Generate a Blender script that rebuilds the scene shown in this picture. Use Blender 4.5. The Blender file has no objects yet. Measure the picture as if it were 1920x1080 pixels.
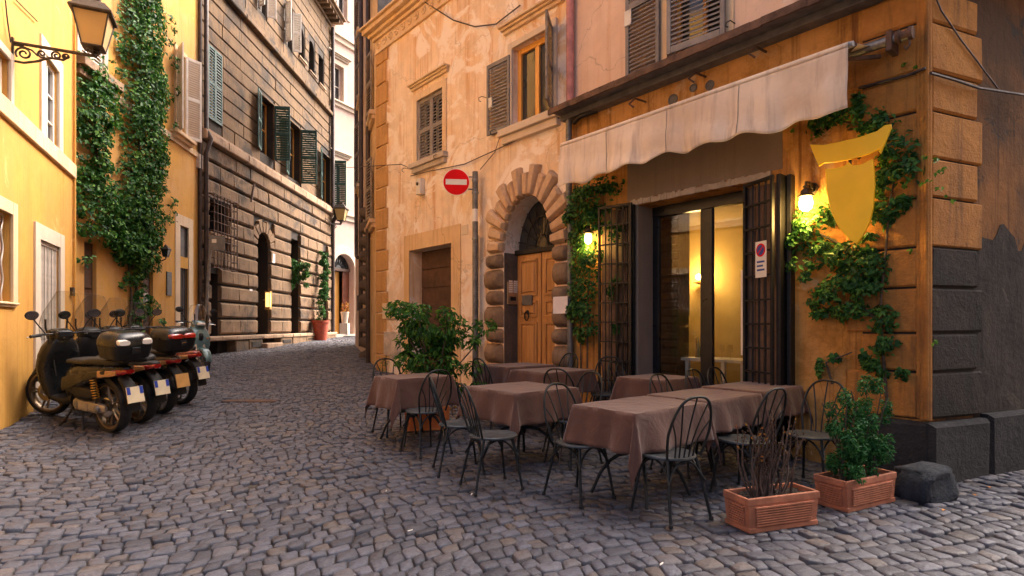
import bpy, bmesh, math, random
import numpy as np
from mathutils import Vector, Matrix
random.seed(7); RNG = np.random.default_rng(11)
R = math.radians
scene = bpy.context.scene
COL = scene.collection

# ------------------------------------------------------------------ camera, sky, sun, exposure
CAMH, FPX, HORIZON = 1.4, 1066.67, 610.0
cam_data = bpy.data.cameras.new('camera')
cam_data.sensor_width = 36.0
cam_data.lens = 20.0
cam_data.shift_y = (HORIZON - 540.0) / 1920.0
cam_data.clip_start = 0.05
cam_data.clip_end = 2000
cam = bpy.data.objects.new('camera', cam_data)
cam.location = (0, 0, CAMH)
cam.rotation_euler = (R(90), 0, 0)
COL.objects.link(cam)
scene.camera = cam

SUN_ELEV, SUN_AZ = 47.0, 48.0        # azimuth clockwise from +Y: the sun stands over the roofs on the right
world = bpy.data.worlds.new('World')
scene.world = world
world.use_nodes = True
wn = world.node_tree
bg = wn.nodes['Background']
sky = wn.nodes.new('ShaderNodeTexSky')
sky.sky_type = 'NISHITA'
sky.sun_disc = False
sky.sun_elevation = R(SUN_ELEV)
sky.sun_rotation = R(SUN_AZ)
sky.air_density = 0.3
sky.dust_density = 10.0
sky.ozone_density = 0.0
wn.links.new(sky.outputs[0], bg.inputs[0])
bg.inputs[1].default_value = 0.15
sun_data = bpy.data.lights.new('sun', 'SUN')
sun_data.energy = 0.8
sun_data.angle = R(30)
sun_data.color = (1.0, 0.86, 0.68)
sun = bpy.data.objects.new('sun', sun_data)
sd = Vector((math.sin(R(SUN_AZ)) * math.cos(R(SUN_ELEV)), math.cos(R(SUN_AZ)) * math.cos(R(SUN_ELEV)), math.sin(R(SUN_ELEV))))
sun.rotation_euler = sd.to_track_quat('Z', 'Y').to_euler()
COL.objects.link(sun)
vs = scene.view_settings
scene.display_settings.display_device = 'sRGB'
vs.view_transform = 'Standard'
vs.look = 'None'
vs.gamma = 1.0
vs.exposure = 2.2
vs.use_curve_mapping = False
scene.cycles.use_denoising = True
scene.cycles.max_bounces = 8
scene.cycles.diffuse_bounces = 5
scene.cycles.transparent_max_bounces = 12
scene.cycles.sample_clamp_indirect = 6.0

# ------------------------------------------------------------------ mesh helpers
class MB:
    def __init__(s): s.v = []; s.f = []
    def add(s, vs_, fs):
        o = len(s.v); s.v.extend([tuple(p) for p in vs_]); s.f.extend([tuple(i + o for i in f) for f in fs]); return s
    def quad(s, a, b, c, d): return s.add([a, b, c, d], [(0, 1, 2, 3)])
    def box(s, x0, x1, y0, y1, z0, z1):
        return s.add([(x0,y0,z0),(x1,y0,z0),(x1,y1,z0),(x0,y1,z0),(x0,y0,z1),(x1,y0,z1),(x1,y1,z1),(x0,y1,z1)],
                     [(3,2,1,0),(4,5,6,7),(0,1,5,4),(1,2,6,5),(2,3,7,6),(3,0,4,7)])
    def block(s, x0, x1, y0, y1, z0, z1, c, j=0.0, cx=None):
        """stone with its face (+y) chamfered by c; j jitters the face a little"""
        r = lambda: random.uniform(-j, j)
        c2 = min(c, (x1 - x0) * .4, (z1 - z0) * .4); c3 = c2 if cx is None else min(cx, (x1 - x0) * .4)
        A = [(x0,y0,z0),(x1,y0,z0),(x1,y0,z1),(x0,y0,z1)]
        B = [(x0,y1-c,z0),(x1,y1-c,z0),(x1,y1-c,z1),(x0,y1-c,z1)]
        Cc = [(x0+c3+r()*(c3>.006),y1+r(),z0+c2+r()),(x1-c3+r()*(c3>.006),y1+r(),z0+c2+r()),(x1-c3+r()*(c3>.006),y1+r(),z1-c2+r()),(x0+c3+r()*(c3>.006),y1+r(),z1-c2+r())]
        F = [(8,11,10,9)]
        for i in range(4):
            k = (i + 1) % 4
            F += [(i, i+4, k+4, k), (i+4, i+8, k+8, k+4)]
        return s.add(A + B + Cc, F)
    def pillow(s, x0, x1, y0, y1, z0, z1, n=5):
        """bulging rusticated stone"""
        V = []; F = []
        for i in range(n + 1):
            for k in range(n + 1):
                a, b = i / n, k / n
                ex = 1 - abs(2 * a - 1) ** 3.2; ez = 1 - abs(2 * b - 1) ** 2.4
                V.append((x0 + (x1 - x0) * a, y0 + (y1 - y0) * (max(ex, 0) ** .5) * (max(ez, 0) ** .55) + random.uniform(-.004, .004), z0 + (z1 - z0) * b))
        for i in range(n):
            for k in range(n):
                p = i * (n + 1) + k; F.append((p, p + 1, p + n + 2, p + n + 1))
        return s.add(V, F)
    def prism(s, poly, y0, y1):
        """poly in (x, z), extruded along y"""
        n = len(poly)
        V = [(p[0], y0, p[1]) for p in poly] + [(p[0], y1, p[1]) for p in poly]
        F = [tuple(range(n - 1, -1, -1)), tuple(range(n, 2 * n))] + [(i, (i + 1) % n, (i + 1) % n + n, i + n) for i in range(n)]
        return s.add(V, F)
    def tube(s, pts, r, n=8, cap=True, closed=False):
        pts = [Vector(p) for p in pts]; m = len(pts)
        rr = r if isinstance(r, (list, tuple)) else [r] * m
        up = None; V = []; F = []
        for i, p in enumerate(pts):
            if closed: t = (pts[(i + 1) % m] - pts[i - 1])
            else: t = pts[min(i + 1, m - 1)] - pts[max(i - 1, 0)]
            if t.length < 1e-9: t = Vector((0, 0, 1))
            t.normalize()
            if up is None: up = Vector((0, 0, 1)) if abs(t.z) < .9 else Vector((1, 0, 0))
            a = (up - t * up.dot(t))
            if a.length < 1e-6: a = Vector((1, 0, 0)) - t * t.x
            a.normalize(); up = a; b = t.cross(a)
            for k in range(n):
                an = 2 * math.pi * k / n
                V.append(p + (a * math.cos(an) + b * math.sin(an)) * rr[i])
        last = m if closed else m - 1
        for i in range(last):
            for k in range(n):
                q = (i + 1) % m
                F.append((i * n + k, i * n + (k + 1) % n, q * n + (k + 1) % n, q * n + k))
        if cap and not closed:
            F.append(tuple(range(n - 1, -1, -1))); F.append(tuple((m - 1) * n + k for k in range(n)))
        return s.add(V, F)
    def lathe(s, prof, c=(0, 0, 0), n=20, axis='z', a0=0, a1=None):
        full = a1 is None
        a1 = 2 * math.pi if full else a1
        V = []; F = []; m = len(prof); cnt = n if full else n + 1
        for i in range(cnt):
            an = a0 + (a1 - a0) * i / n
            for (r, h) in prof:
                x, y = r * math.cos(an), r * math.sin(an)
                p = (x, y, h) if axis == 'z' else ((x, h, y) if axis == 'y' else (h, x, y))
                V.append((c[0] + p[0], c[1] + p[1], c[2] + p[2]))
        for i in range(n):
            q = (i + 1) % cnt
            for k in range(m - 1):
                F.append((i * m + k, q * m + k, q * m + k + 1, i * m + k + 1))
        return s.add(V, F)
    def loft(s, rings, cap=True):
        n = len(rings[0]); V = [p for r_ in rings for p in r_]; F = []
        for i in range(len(rings) - 1):
            for k in range(n):
                F.append((i * n + k, i * n + (k + 1) % n, (i + 1) * n + (k + 1) % n, (i + 1) * n + k))
        if cap:
            F.append(tuple(range(n - 1, -1, -1))); F.append(tuple((len(rings) - 1) * n + k for k in range(n)))
        return s.add(V, F)
    def xf(s, M):
        s.v = [tuple(M @ Vector(p)) for p in s.v]; return s
    def mesh(s, name, smooth=None):
        me = bpy.data.meshes.new(name)
        me.from_pydata(s.v, [], s.f)
        if len(s.f) < 60000:
            bm = bmesh.new(); bm.from_mesh(me); bmesh.ops.recalc_face_normals(bm, faces=bm.faces); bm.to_mesh(me); bm.free()
        if smooth is not None:
            me.polygons.foreach_set('use_smooth', [True] * len(me.polygons))
            me.set_sharp_from_angle(angle=R(smooth))
        return me
    def build(s, name, mat, parent=None, smooth=None, bevel=0.0, seg=2):
        o = bpy.data.objects.new(name, s.mesh(name, smooth))
        o.data.materials.append(M_[mat] if isinstance(mat, str) else mat)
        COL.objects.link(o)
        if parent is not None: o.parent = parent
        if bevel:
            b = o.modifiers.new('bevel', 'BEVEL'); b.width = bevel; b.segments = seg; b.limit_method = 'ANGLE'; b.angle_limit = R(35)
        return o

def inst(name, mesh, parent, loc=(0, 0, 0), rot=(0, 0, 0), scale=(1, 1, 1)):
    o = bpy.data.objects.new(name, mesh); COL.objects.link(o); o.parent = parent
    o.location = loc; o.rotation_euler = rot; o.scale = scale
    return o
def meshmat(mb, name, mat, smooth=None):
    me = mb.mesh(name, smooth); me.materials.append(M_[mat]); return me
def empty(name, mtx=None, loc=None, rz=0.0):
    o = bpy.data.objects.new(name, None); COL.objects.link(o); o.empty_display_size = .1
    if mtx is not None: o.matrix_world = mtx
    else: o.location = loc; o.rotation_euler = (0, 0, rz)
    return o
def tag(o, label, cat, group=None, kind=None):
    if label: o['label'] = label
    if cat: o['category'] = cat
    if group: o['group'] = group
    if kind: o['kind'] = kind
    return o
def copy_tree(o, parent=None):
    c = o.copy(); COL.objects.link(c)
    if parent is not None: c.parent = parent
    for ch in o.children: copy_tree(ch, c)
    return c
def smoothstep(a, b, x):
    t = np.clip((np.asarray(x, float) - a) / (b - a), 0, 1); return t * t * (3 - 2 * t)

# ------------------------------------------------------------------ ground height and the sight lines used for measuring
def ground_h(x, y):
    x = np.asarray(x, float); y = np.asarray(y, float)
    h = .05 * np.logaddexp(0, (y - 5.5) / .45) * .45 - .024 * np.logaddexp(0, (y - 16) / .8) * .8 - .02 * np.logaddexp(0, (y - 30) / 1.0)
    xw = np.maximum(-6.09 - .478 * (y - 6.765), -8.195 - .131 * (y - 10.62))
    c = .10 * smoothstep(1.5, .1, (x - xw) * .9) * smoothstep(14.5, 11.5, y)
    return h + c
def gh(x, y): return float(ground_h(x, y))
def ray_ground(px, py, dz=0.0):
    a, b = (px - 960) / FPX, (HORIZON - py) / FPX
    lo, hi = .5, 80.0
    for _ in range(60):
        m = (lo + hi) / 2
        if CAMH + b * m > gh(a * m, m) + dz: lo = m
        else: hi = m
    return Vector((a * lo, lo, gh(a * lo, lo) + dz))
class Facade:
    """a vertical wall from A to B in plan; local x along it, local y out into the street, local z = height"""
    def __init__(s, A, B):
        s.A, s.B = Vector((A[0], A[1])), Vector((B[0], B[1])); s.L = (s.B - s.A).length
        s.d = (s.B - s.A) / s.L; s.n = Vector((-s.d.y, s.d.x))
        s.M = Matrix(((s.d.x, s.n.x, 0, s.A.x), (s.d.y, s.n.y, 0, s.A.y), (0, 0, 1, 0), (0, 0, 0, 1)))
    def uz(s, px, py, w=0.0):
        a, b = (px - 960) / FPX, (HORIZON - py) / FPX
        dn = a * s.n.x + s.n.y
        t = (w + s.A.dot(s.n)) / dn
        P = Vector((a * t, t)) - s.A
        return P.dot(s.d), CAMH + b * t
    def u(s, px, w=0.0): return s.uz(px, 600, w)[0]
    def z(s, px, py, w=0.0): return s.uz(px, py, w)[1]
    def rect(s, x0, x1, top, bot, w=0.0):
        a, b = sorted((s.u(x0, w), s.u(x1, w)))
        return a, b, s.z(bot[0], bot[1], w), s.z(top[0], top[1], w)
    def world(s, u, w=0.0):
        p = s.A + s.d * u + s.n * w; return p
    def g(s, u, w=0.0):
        p = s.world(u, w); return gh(p.x, p.y)

CORNER = (3.678, 5.06)
BEND = (0.84, 8.54)
QUOIN = (-3.08, 13.04)
fR = Facade(CORNER, BEND)                       # restaurant front
fS = Facade((3.678 + .9219 * 9, 5.06 + .3874 * 9), CORNER)   # its side wall
fA = Facade(BEND, QUOIN)                        # house with the arched door
fB = Facade(QUOIN, (-3.08 - .34 * 2.7, 13.04 + 2.7))         # narrow slice beyond
fC = Facade((-3.998 - .02, 15.74), (-3.998 - .34 * 5.3, 15.74 + 5.3))
fE = Facade((-8.82 + .506 * 8, 35.66), (-8.82, 27.66))
fD = Facade((-8.82, 27.66), (-8.925, 16.19))
fY2 = Facade((-8.925, 16.17), (-8.195 + .131 * .55, 10.07))
fY1 = Facade((-7.506, 9.73), (-4.6, 3.65))

def wall_plate(mb, L0, L1, z0, z1, holes, depth=.3, nseg=14):
    """front sheet at y=0 with real openings and their reveals; hole = (u0,u1,z0,z1[,rise])"""
    us = sorted({L0, L1, *[h[0] for h in holes], *[h[1] for h in holes]})
    zs = sorted({z0, z1, *[h[2] for h in holes], *[h[3] for h in holes]})
    us = [u for u in us if L0 <= u <= L1]; zs = [z for z in zs if z0 <= z <= z1]
    for i in range(len(us) - 1):
        for k in range(len(zs) - 1):
            cu, cz = (us[i] + us[i+1]) / 2, (zs[k] + zs[k+1]) / 2
            if any(h[0] < cu < h[1] and h[2] < cz < h[3] for h in holes): continue
            mb.quad((us[i],0,zs[k]),(us[i+1],0,zs[k]),(us[i+1],0,zs[k+1]),(us[i],0,zs[k+1]))
    for h in holes:
        a, b, c, d = h[:4]; rise = h[4] if len(h) > 4 else 0
        sp = d - rise
        mb.quad((a,0,c),(a,-depth,c),(a,-depth,sp),(a,0,sp)); mb.quad((b,0,c),(b,-depth,c),(b,-depth,sp),(b,0,sp))
        mb.quad((a,0,c),(b,0,c),(b,-depth,c),(a,-depth,c))
        if not rise: mb.quad((a,0,d),(b,0,d),(b,-depth,d),(a,-depth,d))
        else:
            P = arch_pts((a + b) / 2, sp, (b - a) / 2, rise, nseg)
            for i in range(nseg):
                (x0, y0), (x1, y1) = P[i], P[i+1]
                mb.quad((x0,0,y0),(x1,0,y1),(x1,-depth,y1),(x0,-depth,y0))
                mb.quad((x0,0,y0),(x1,0,y1),(x1,0,d),(x0,0,d))
    return mb
def arch_pts(uc, zs, a, b, n, t0=math.pi, t1=0.0):
    return [(uc + a * math.cos(t0 + (t1 - t0) * i / n), zs + b * math.sin(t0 + (t1 - t0) * i / n)) for i in range(n + 1)]
def shell(mb, pts, z0, z1):
    """hidden walls along the polyline pts plus a roof over the polygon"""
    for p, q in zip(pts[:-1], pts[1:]): mb.quad((p[0],p[1],z0),(q[0],q[1],z0),(q[0],q[1],z1),(p[0],p[1],z1))
    n = len(pts); mb.add([(p[0], p[1], z1) for p in pts], [tuple(range(n))])
    return mb
# ------------------------------------------------------------------ procedural materials
M_ = {}
class NT:
    def __init__(s, name):
        s.m = bpy.data.materials.new(name); s.m.use_nodes = True; s.t = s.m.node_tree
        s.b = s.t.nodes['Principled BSDF']; s.out = s.t.nodes['Material Output']; M_[name] = s.m
    def n(s, typ, **kw):
        nd = s.t.nodes.new(typ)
        for k, v in kw.items(): setattr(nd, k, v)
        return nd
    def l(s, a, b): s.t.links.new(a, b)
    def coords(s, world=True, scale=(1, 1, 1)):
        src = s.n('ShaderNodeNewGeometry').outputs['Position'] if world else s.n('ShaderNodeTexCoord').outputs['Object']
        mp = s.n('ShaderNodeMapping'); mp.inputs['Scale'].default_value = scale
        s.l(src, mp.inputs['Vector']); return mp.outputs[0]
    def noise(s, vec, scale, detail=5, rough=.6, dist=0.0):
        t = s.n('ShaderNodeTexNoise'); t.inputs['Scale'].default_value = scale; t.inputs['Detail'].default_value = detail
        t.inputs['Roughness'].default_value = rough; t.inputs['Distortion'].default_value = dist
        s.l(vec, t.inputs['Vector']); return t.outputs['Fac']
    def ramp(s, fac, lo, hi, v0=0.0, v1=1.0):
        r = s.n('ShaderNodeMapRange'); r.interpolation_type = 'SMOOTHSTEP'
        r.inputs['From Min'].default_value = lo; r.inputs['From Max'].default_value = hi
        r.inputs['To Min'].default_value = v0; r.inputs['To Max'].default_value = v1
        s.l(fac, r.inputs['Value']); return r.outputs['Result']
    def mix(s, fac, a, b, mode='MIX'):
        x = s.n('ShaderNodeMix'); x.data_type = 'RGBA'; x.blend_type = mode
        for sock, val in ((x.inputs[0], fac), (x.inputs[6], a), (x.inputs[7], b)):
            if isinstance(val, (int, float)): sock.default_value = val
            elif isinstance(val, (tuple, list)): sock.default_value = (*val[:3], 1)
            else: s.l(val, sock)
        return x.outputs[2]
    def bump(s, h, strength=.3, dist=.01, prev=None):
        b = s.n('ShaderNodeBump'); b.inputs['Strength'].default_value = strength; b.inputs['Distance'].default_value = dist
        s.l(h, b.inputs['Height'])
        if prev is not None: s.l(prev, b.inputs['Normal'])
        return b.outputs[0]
    def set(s, col=None, rough=None, metal=None, normal=None, **kw):
        for k, v in (('Base Color', col), ('Roughness', rough), ('Metallic', metal), ('Normal', normal), *kw.items()):
            if v is None: continue
            sock = s.b.inputs[k]
            if isinstance(v, (tuple, list)): sock.default_value = (*v[:3], 1) if len(v) == 3 else v
            elif isinstance(v, (int, float)): sock.default_value = v
            else: s.l(v, sock)
        return s.m
def sc(c, k): return tuple(min(x * k, 1.0) for x in c)

def plain(name, col, rough=.5, metal=0.0, var=.2, scale=6, bump=0.0, bscale=60, world=False, **kw):
    t = NT(name); v = t.coords(world)
    c = t.mix(t.ramp(t.noise(v, scale, 6), .3, .7), sc(col, 1 - var), sc(col, 1 + var))
    nrm = t.bump(t.noise(v, bscale, 4), bump, .004) if bump else None
    r = t.ramp(t.noise(v, scale * 2.3, 4), .3, .7, max(rough - .08, .02), min(rough + .08, 1))
    return t.set(c, r, metal, nrm, **kw)

def plaster(name, main, alt, streak, patch, alt_amt=1.0, streak_amt=.6, patch_lo=.58, patch_hi=.66, bump=.25, crack=.5, rough=.9, mid_amt=.45, mid_k=.78):
    t = NT(name); v = t.coords()
    big = t.noise(v, .55, 6, .62, .4)
    c = t.mix(t.ramp(big, .36, .64, 0, alt_amt), main, alt)
    mid = t.noise(v, 3.0, 8, .7)
    c = t.mix(t.ramp(mid, .38, .70, 0, mid_amt), c, sc(main, mid_k))
    vs_ = t.coords(scale=(5.0, 5.0, .28)); st = t.noise(vs_, 1.3, 6, .65, .3)
    c = t.mix(t.ramp(st, .50, .72, 0, streak_amt), c, streak)
    vs2 = t.coords(scale=(16.0, 16.0, .5)); st2 = t.noise(vs2, 1.0, 4, .6)
    c = t.mix(t.ramp(st2, .55, .75, 0, streak_amt * .6), c, sc(streak, .7))
    pn = t.noise(v, 1.15, 9, .68, 1.2)
    pm = t.ramp(pn, patch_lo, patch_hi)
    c = t.mix(pm, c, patch)
    sp = t.noise(v, 38, 3, .6)
    c = t.mix(t.ramp(sp, .62, .74, 0, .35), c, sc(streak, .45))
    vo = t.n('ShaderNodeTexVoronoi'); vo.feature = 'DISTANCE_TO_EDGE'; vo.inputs['Scale'].default_value = .8
    wob = t.n('ShaderNodeMix'); wob.data_type = 'VECTOR'
    nz = t.n('ShaderNodeTexNoise'); nz.inputs['Scale'].default_value = 2.2; nz.inputs['Detail'].default_value = 6; t.l(v, nz.inputs['Vector'])
    wob.inputs[0].default_value = .45; t.l(v, wob.inputs[4]); t.l(nz.outputs['Color'], wob.inputs[5]); t.l(wob.outputs[1], vo.inputs['Vector'])
    cr = t.ramp(vo.outputs['Distance'], .0, .006, crack, 0)
    c = t.mix(cr, c, sc(main, .35))
    nrm = t.bump(t.noise(v, 9, 8, .7), bump, .02)
    nrm = t.bump(t.noise(v, 120, 3, .6), bump * .8, .003, nrm)
    nrm = t.bump(pm, .5, -.006, nrm)
    return t.set(c, rough, 0, nrm, **{'Specular IOR Level': .25})

def stone(name, a, b, dark, bump=.6, scale=2.0, dark_lo=.52, dark_hi=.72, streak=.5, rough=.85, fine=45):
    t = NT(name); v = t.coords()
    c = t.mix(t.ramp(t.noise(v, scale, 7, .65, .5), .32, .68), a, b)
    c = t.mix(t.ramp(t.noise(v, scale * 9, 6, .7), .3, .75, 0, .55), c, sc(a, .6))
    c = t.mix(t.ramp(t.noise(v, scale * .35, 6, .65, .8), dark_lo, dark_hi, 0, .9), c, dark)
    s_ = t.noise(t.coords(scale=(7, 7, .6)), 1.2, 6, .65)
    c = t.mix(t.ramp(s_, .5, .74, 0, streak), c, dark)
    nrm = t.bump(t.noise(v, scale * 5, 9, .72), bump, .03)
    nrm = t.bump(t.noise(v, fine, 5, .7), bump * .9, .008, nrm)
    return t.set(c, rough, 0, nrm, **{'Specular IOR Level': .3})

plaster('yellow_plaster', (.66, .35, .075), (.58, .30, .08), (.47, .205, .036), (.70, .41, .14), streak_amt=.5, patch_lo=.58, patch_hi=.7, bump=.2, crack=.12, mid_amt=.5)
plaster('yellow_plaster_b', (.64, .335, .07), (.60, .34, .13), (.46, .21, .04), (.68, .42, .18), streak_amt=.4, patch_lo=.60, patch_hi=.7, bump=.14, crack=.2)
plaster('house_plaster', (.85, .69, .53), (.80, .57, .35), (.60, .29, .10), (.87, .76, .66), streak_amt=.85, patch_lo=.49, patch_hi=.57, bump=.5, mid_amt=.6, mid_k=.72)
plaster('upper_plaster', (.80, .60, .47), (.72, .50, .36), (.62, .34, .17), (.80, .66, .56), streak_amt=.35, patch_lo=.58, patch_hi=.7, bump=.25)
plaster('ochre_plaster', (.60, .27, .052), (.58, .30, .095), (.15, .060, .020), (.52, .34, .18), streak_amt=1.0, patch_lo=.56, patch_hi=.63, bump=.9, mid_amt=.85, mid_k=.5)
plaster('grey_lintel_plaster', (.30, .235, .185), (.24, .19, .15), (.16, .12, .09), (.34, .28, .22), streak_amt=.3, patch_lo=.66, patch_hi=.7, bump=.2, crack=0)
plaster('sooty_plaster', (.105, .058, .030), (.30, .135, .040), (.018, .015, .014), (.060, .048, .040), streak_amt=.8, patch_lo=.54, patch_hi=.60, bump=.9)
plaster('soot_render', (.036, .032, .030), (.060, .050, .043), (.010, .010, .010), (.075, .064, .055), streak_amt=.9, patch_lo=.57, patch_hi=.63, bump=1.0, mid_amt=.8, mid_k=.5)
plaster('pink_plaster', (.62, .46, .39), (.58, .42, .34), (.48, .32, .24), (.64, .52, .46), streak_amt=.3, patch_lo=.64, patch_hi=.72, bump=.12, crack=0)
plaster('cream_plaster', (.72, .50, .28), (.66, .42, .20), (.42, .25, .12), (.74, .58, .42), streak_amt=.6, bump=.25)
plaster('trim_cream', (.74, .58, .40), (.68, .48, .28), (.50, .30, .13), (.78, .66, .52), streak_amt=.5, patch_lo=.6, patch_hi=.7, bump=.2, crack=0)
plaster('trim_pale', (.66, .55, .43), (.62, .51, .40), (.60, .46, .34), (.80, .70, .60), streak_amt=.3, patch_lo=.64, patch_hi=.74, bump=.1, crack=0)
stone('palazzo_stone', (.27, .168, .092), (.185, .118, .070), (.042, .035, .030), bump=1.1, dark_lo=.50, dark_hi=.68, streak=.8)
stone('palazzo_stone_light', (.20, .118, .055), (.138, .083, .043), (.038, .030, .025), bump=.7, dark_lo=.48, dark_hi=.66, streak=.85)
stone('palazzo_joint', (.035, .027, .022), (.05, .037, .028), (.02, .017, .015), bump=.5)
stone('ledge_stone', (.46, .31, .20), (.36, .235, .145), (.10, .075, .06), bump=.6, streak=.65)
stone('quoin_ochre', (.60, .275, .062), (.47, .20, .050), (.11, .058, .030), bump=1.0, dark_lo=.54, dark_hi=.74, streak=.75)
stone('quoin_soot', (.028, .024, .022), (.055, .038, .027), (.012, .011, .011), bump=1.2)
stone('plinth_stone', (.048, .047, .047), (.030, .031, .034), (.013, .013, .015), bump=1.1)
stone('boulder_stone', (.040, .050, .064), (.075, .085, .10), (.012, .014, .018), bump=1.3, scale=5)
stone('quoin_house', (.60, .34, .13), (.50, .27, .10), (.24, .13, .06), bump=.4, dark_lo=.56, dark_hi=.8)
stone('voussoir_stone', (.66, .46, .29), (.56, .34, .18), (.26, .15, .075), bump=.4, dark_lo=.55, dark_hi=.85, streak=.45)
stone('jamb_stone', (.30, .20, .125), (.23, .15, .10), (.09, .065, .05), bump=.75, scale=4)
stone('jamb_stone_dark', (.13, .10, .08), (.18, .13, .10), (.05, .042, .038), bump=.9, scale=4)
stone('brown_door_reveal', (.33, .16, .06), (.24, .12, .06), (.10, .06, .035), bump=.3)
stone('travertine', (.60, .52, .44), (.50, .42, .35), (.24, .19, .15), bump=.4)
stone('inner_brick', (.30, .19, .085), (.22, .135, .065), (.09, .06, .035), bump=.8, scale=5)
plain('iron', (.016, .015, .016), .45, .4, .3, 20, .2, 120)
plain('chair_iron', (.014, .017, .018), .42, .3, .3, 12, .15, 150)
plain('seat_grey', (.050, .058, .064), .42, .2, .25, 9)
plain('rusty_iron', (.11, .062, .042), .7, .3, .45, 7, .5, 90)
plain('bronze_lamp', (.055, .042, .032), .5, .5, .3, 15, .2, 100)
plain('brass', (.55, .33, .10), .35, .9, .2)
plain('grey_shutter', (.24, .215, .20), .62, 0, .18, 5, .15, 90)
plain('grey_shutter_dark', (.185, .17, .165), .6, 0, .18, 5, .15, 90)
plain('green_shutter', (.018, .068, .056), .5, 0, .35, 6, .15, 90)
plain('white_shutter', (.66, .60, .53), .6, 0, .12, 5, .1, 90)
plain('old_wood_edge', (.27, .22, .17), .8, 0, .4, 10, .5, 60)
plain('board_brown', (.15, .088, .055), .7, 0, .35, 5, .3, 50)
plain('dark_wood', (.085, .042, .024), .6, 0, .3, 5, .3, 50)
plain('red_wood', (.16, .042, .016), .45, 0, .3, 5, .2, 50)
plain('white_paint', (.74, .69, .62), .5, 0, .1, 5)
plain('pipe_pink', (.52, .215, .19), .65, 0, .2, 6, .2, 60)
plain('pipe_grey', (.17, .165, .16), .5, .4, .3, 8)
plain('pipe_brown', (.060, .043, .038), .5, .3, .3, 8)
plain('galvanised', (.26, .26, .26), .45, .8, .25, 12)
plain('terracotta', (.42, .155, .082), .75, 0, .22, 9, .3, 120)
plain('terracotta_orange', (.62, .20, .06), .75, 0, .22, 9, .3, 120)
plain('red_pot', (.40, .07, .03), .6, 0, .2, 9)
plain('soil', (.030, .021, .016), .95, 0, .5, 30, 1.0, 70)
plain('twig', (.090, .056, .040), .85, 0, .4, 20, .5, 80)
plain('bark', (.085, .062, .043), .9, 0, .4, 14, .8, 60)
plain('tyre', (.016, .016, .017), .75, 0, .3, 14, .3, 140)
plain('rim_gold', (.30, .225, .15), .38, .85, .2)
plain('rim_grey', (.22, .22, .22), .38, .85, .2)
plain('scooter_black', (.009, .010, .011), .30, 0, .2, 3, **{'Coat Weight': .12, 'Coat Roughness': .1, 'Specular IOR Level': .3})
plain('scooter_plastic', (.014, .014, .015), .55, 0, .25, 8, .15, 200, **{'Specular IOR Level': .25})
plain('scooter_bronze', (.17, .135, .105), .32, .5, .2, 3, **{'Coat Weight': .5})
plain('scooter_teal', (.13, .235, .25), .22, .1, .12, 3, **{'Coat Weight': .7, 'Coat Roughness': .08})
plain('scooter_red', (.13, .012, .012), .22, 0, .15, 3, **{'Coat Weight': .6})
plain('seat_leather', (.012, .012, .012), .55, 0, .2, 12, .3, 160)
plain('cast_alloy', (.40, .37, .33), .45, .6, .15, 9, .2, 90)
plain('chrome', (.72, .70, .67), .12, 1.0, .05)
plain('gold_spring', (.62, .36, .08), .35, .9, .1)
plain('red_lens', (.30, .008, .006), .12, 0, .1, **{'Coat Weight': 1.0})
plain('amber_lens', (.40, .20, .08), .15, 0, .1, **{'Coat Weight': 1.0})
plain('clear_lens', (.74, .68, .60), .12, 0, .05, **{'Coat Weight': 1.0})
plain('plate_cream', (.78, .66, .44), .5, 0, .06)
plain('plate_blue', (.02, .055, .34), .4, 0, .1)
plain('plate_orange', (.62, .33, .10), .5, 0, .1)
plain('sign_red', (.74, .004, .004), .55, 0, .05, 4, **{'Specular IOR Level': .15})
plain('sign_white', (.80, .76, .68), .4, 0, .05, 4)
plain('sign_blue', (.02, .06, .30), .4, 0, .05, 4)
plain('sign_back', (.26, .26, .265), .5, .5, .15, 7)
plain('paper', (.74, .68, .70), .8, 0, .06)
plain('plaque_dark', (.020, .024, .030), .35, .3, .2)
plain('box_white', (.66, .62, .56), .55, 0, .12, 5, .1, 60)
plain('cabinet_pale', (.55, .47, .40), .6, 0, .25, 6, .2, 60)
plain('intercom_steel', (.46, .38, .29), .35, .8, .12)
plain('shield_yellow', (.95, .58, .008), .45, 0, .05, 3, .05, 40)
plain('interior_wall', (.46, .33, .12), .9, 0, .12, 2)
plain('interior_ceiling', (.30, .235, .13), .9, 0, .1, 2)
plain('interior_floor', (.12, .085, .055), .5, 0, .2, 4)
plain('bottle_green', (.02, .12, .05), .2, 0, .2)
plain('leaf_litter', (.50, .22, .05), .8, 0, .35, 30)
plain('door_frame_dark', (.020, .021, .025), .35, .4, .2, 6)
plain('steel_gate', (.60, .53, .46), .5, .2, .12, 6)
plain('lead_grey', (.12, .11, .105), .7, .2, .25, 8)

# warm wood of the arched door, with grain along the height
t = NT('door_wood'); v = t.coords(True, (14, 14, .8)); g = t.noise(v, 1.6, 7, .6, .6)
c = t.mix(t.ramp(g, .3, .7), (.36, .165, .050), (.52, .27, .095)); c = t.mix(t.ramp(t.noise(t.coords(), 2.2, 5), .45, .75, 0, .5), c, (.30, .12, .03))
t.set(c, .42, 0, t.bump(g, .25, .004))
t = NT('frame_wood'); v = t.coords(True, (14, 14, .8)); g = t.noise(v, 1.6, 7, .6, .6)
t.set(t.mix(t.ramp(g, .3, .7), (.62, .27, .045), (.80, .42, .10)), .4, 0, t.bump(g, .2, .004))
t = NT('brown_curtain'); v = t.coords(True, (12, 12, .2)); g = t.noise(v, 1.5, 3, .5)
t.set(t.mix(t.ramp(g, .3, .7), (.26, .11, .045), (.42, .20, .08)), .7, 0, t.bump(g, .6, .03))

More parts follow.
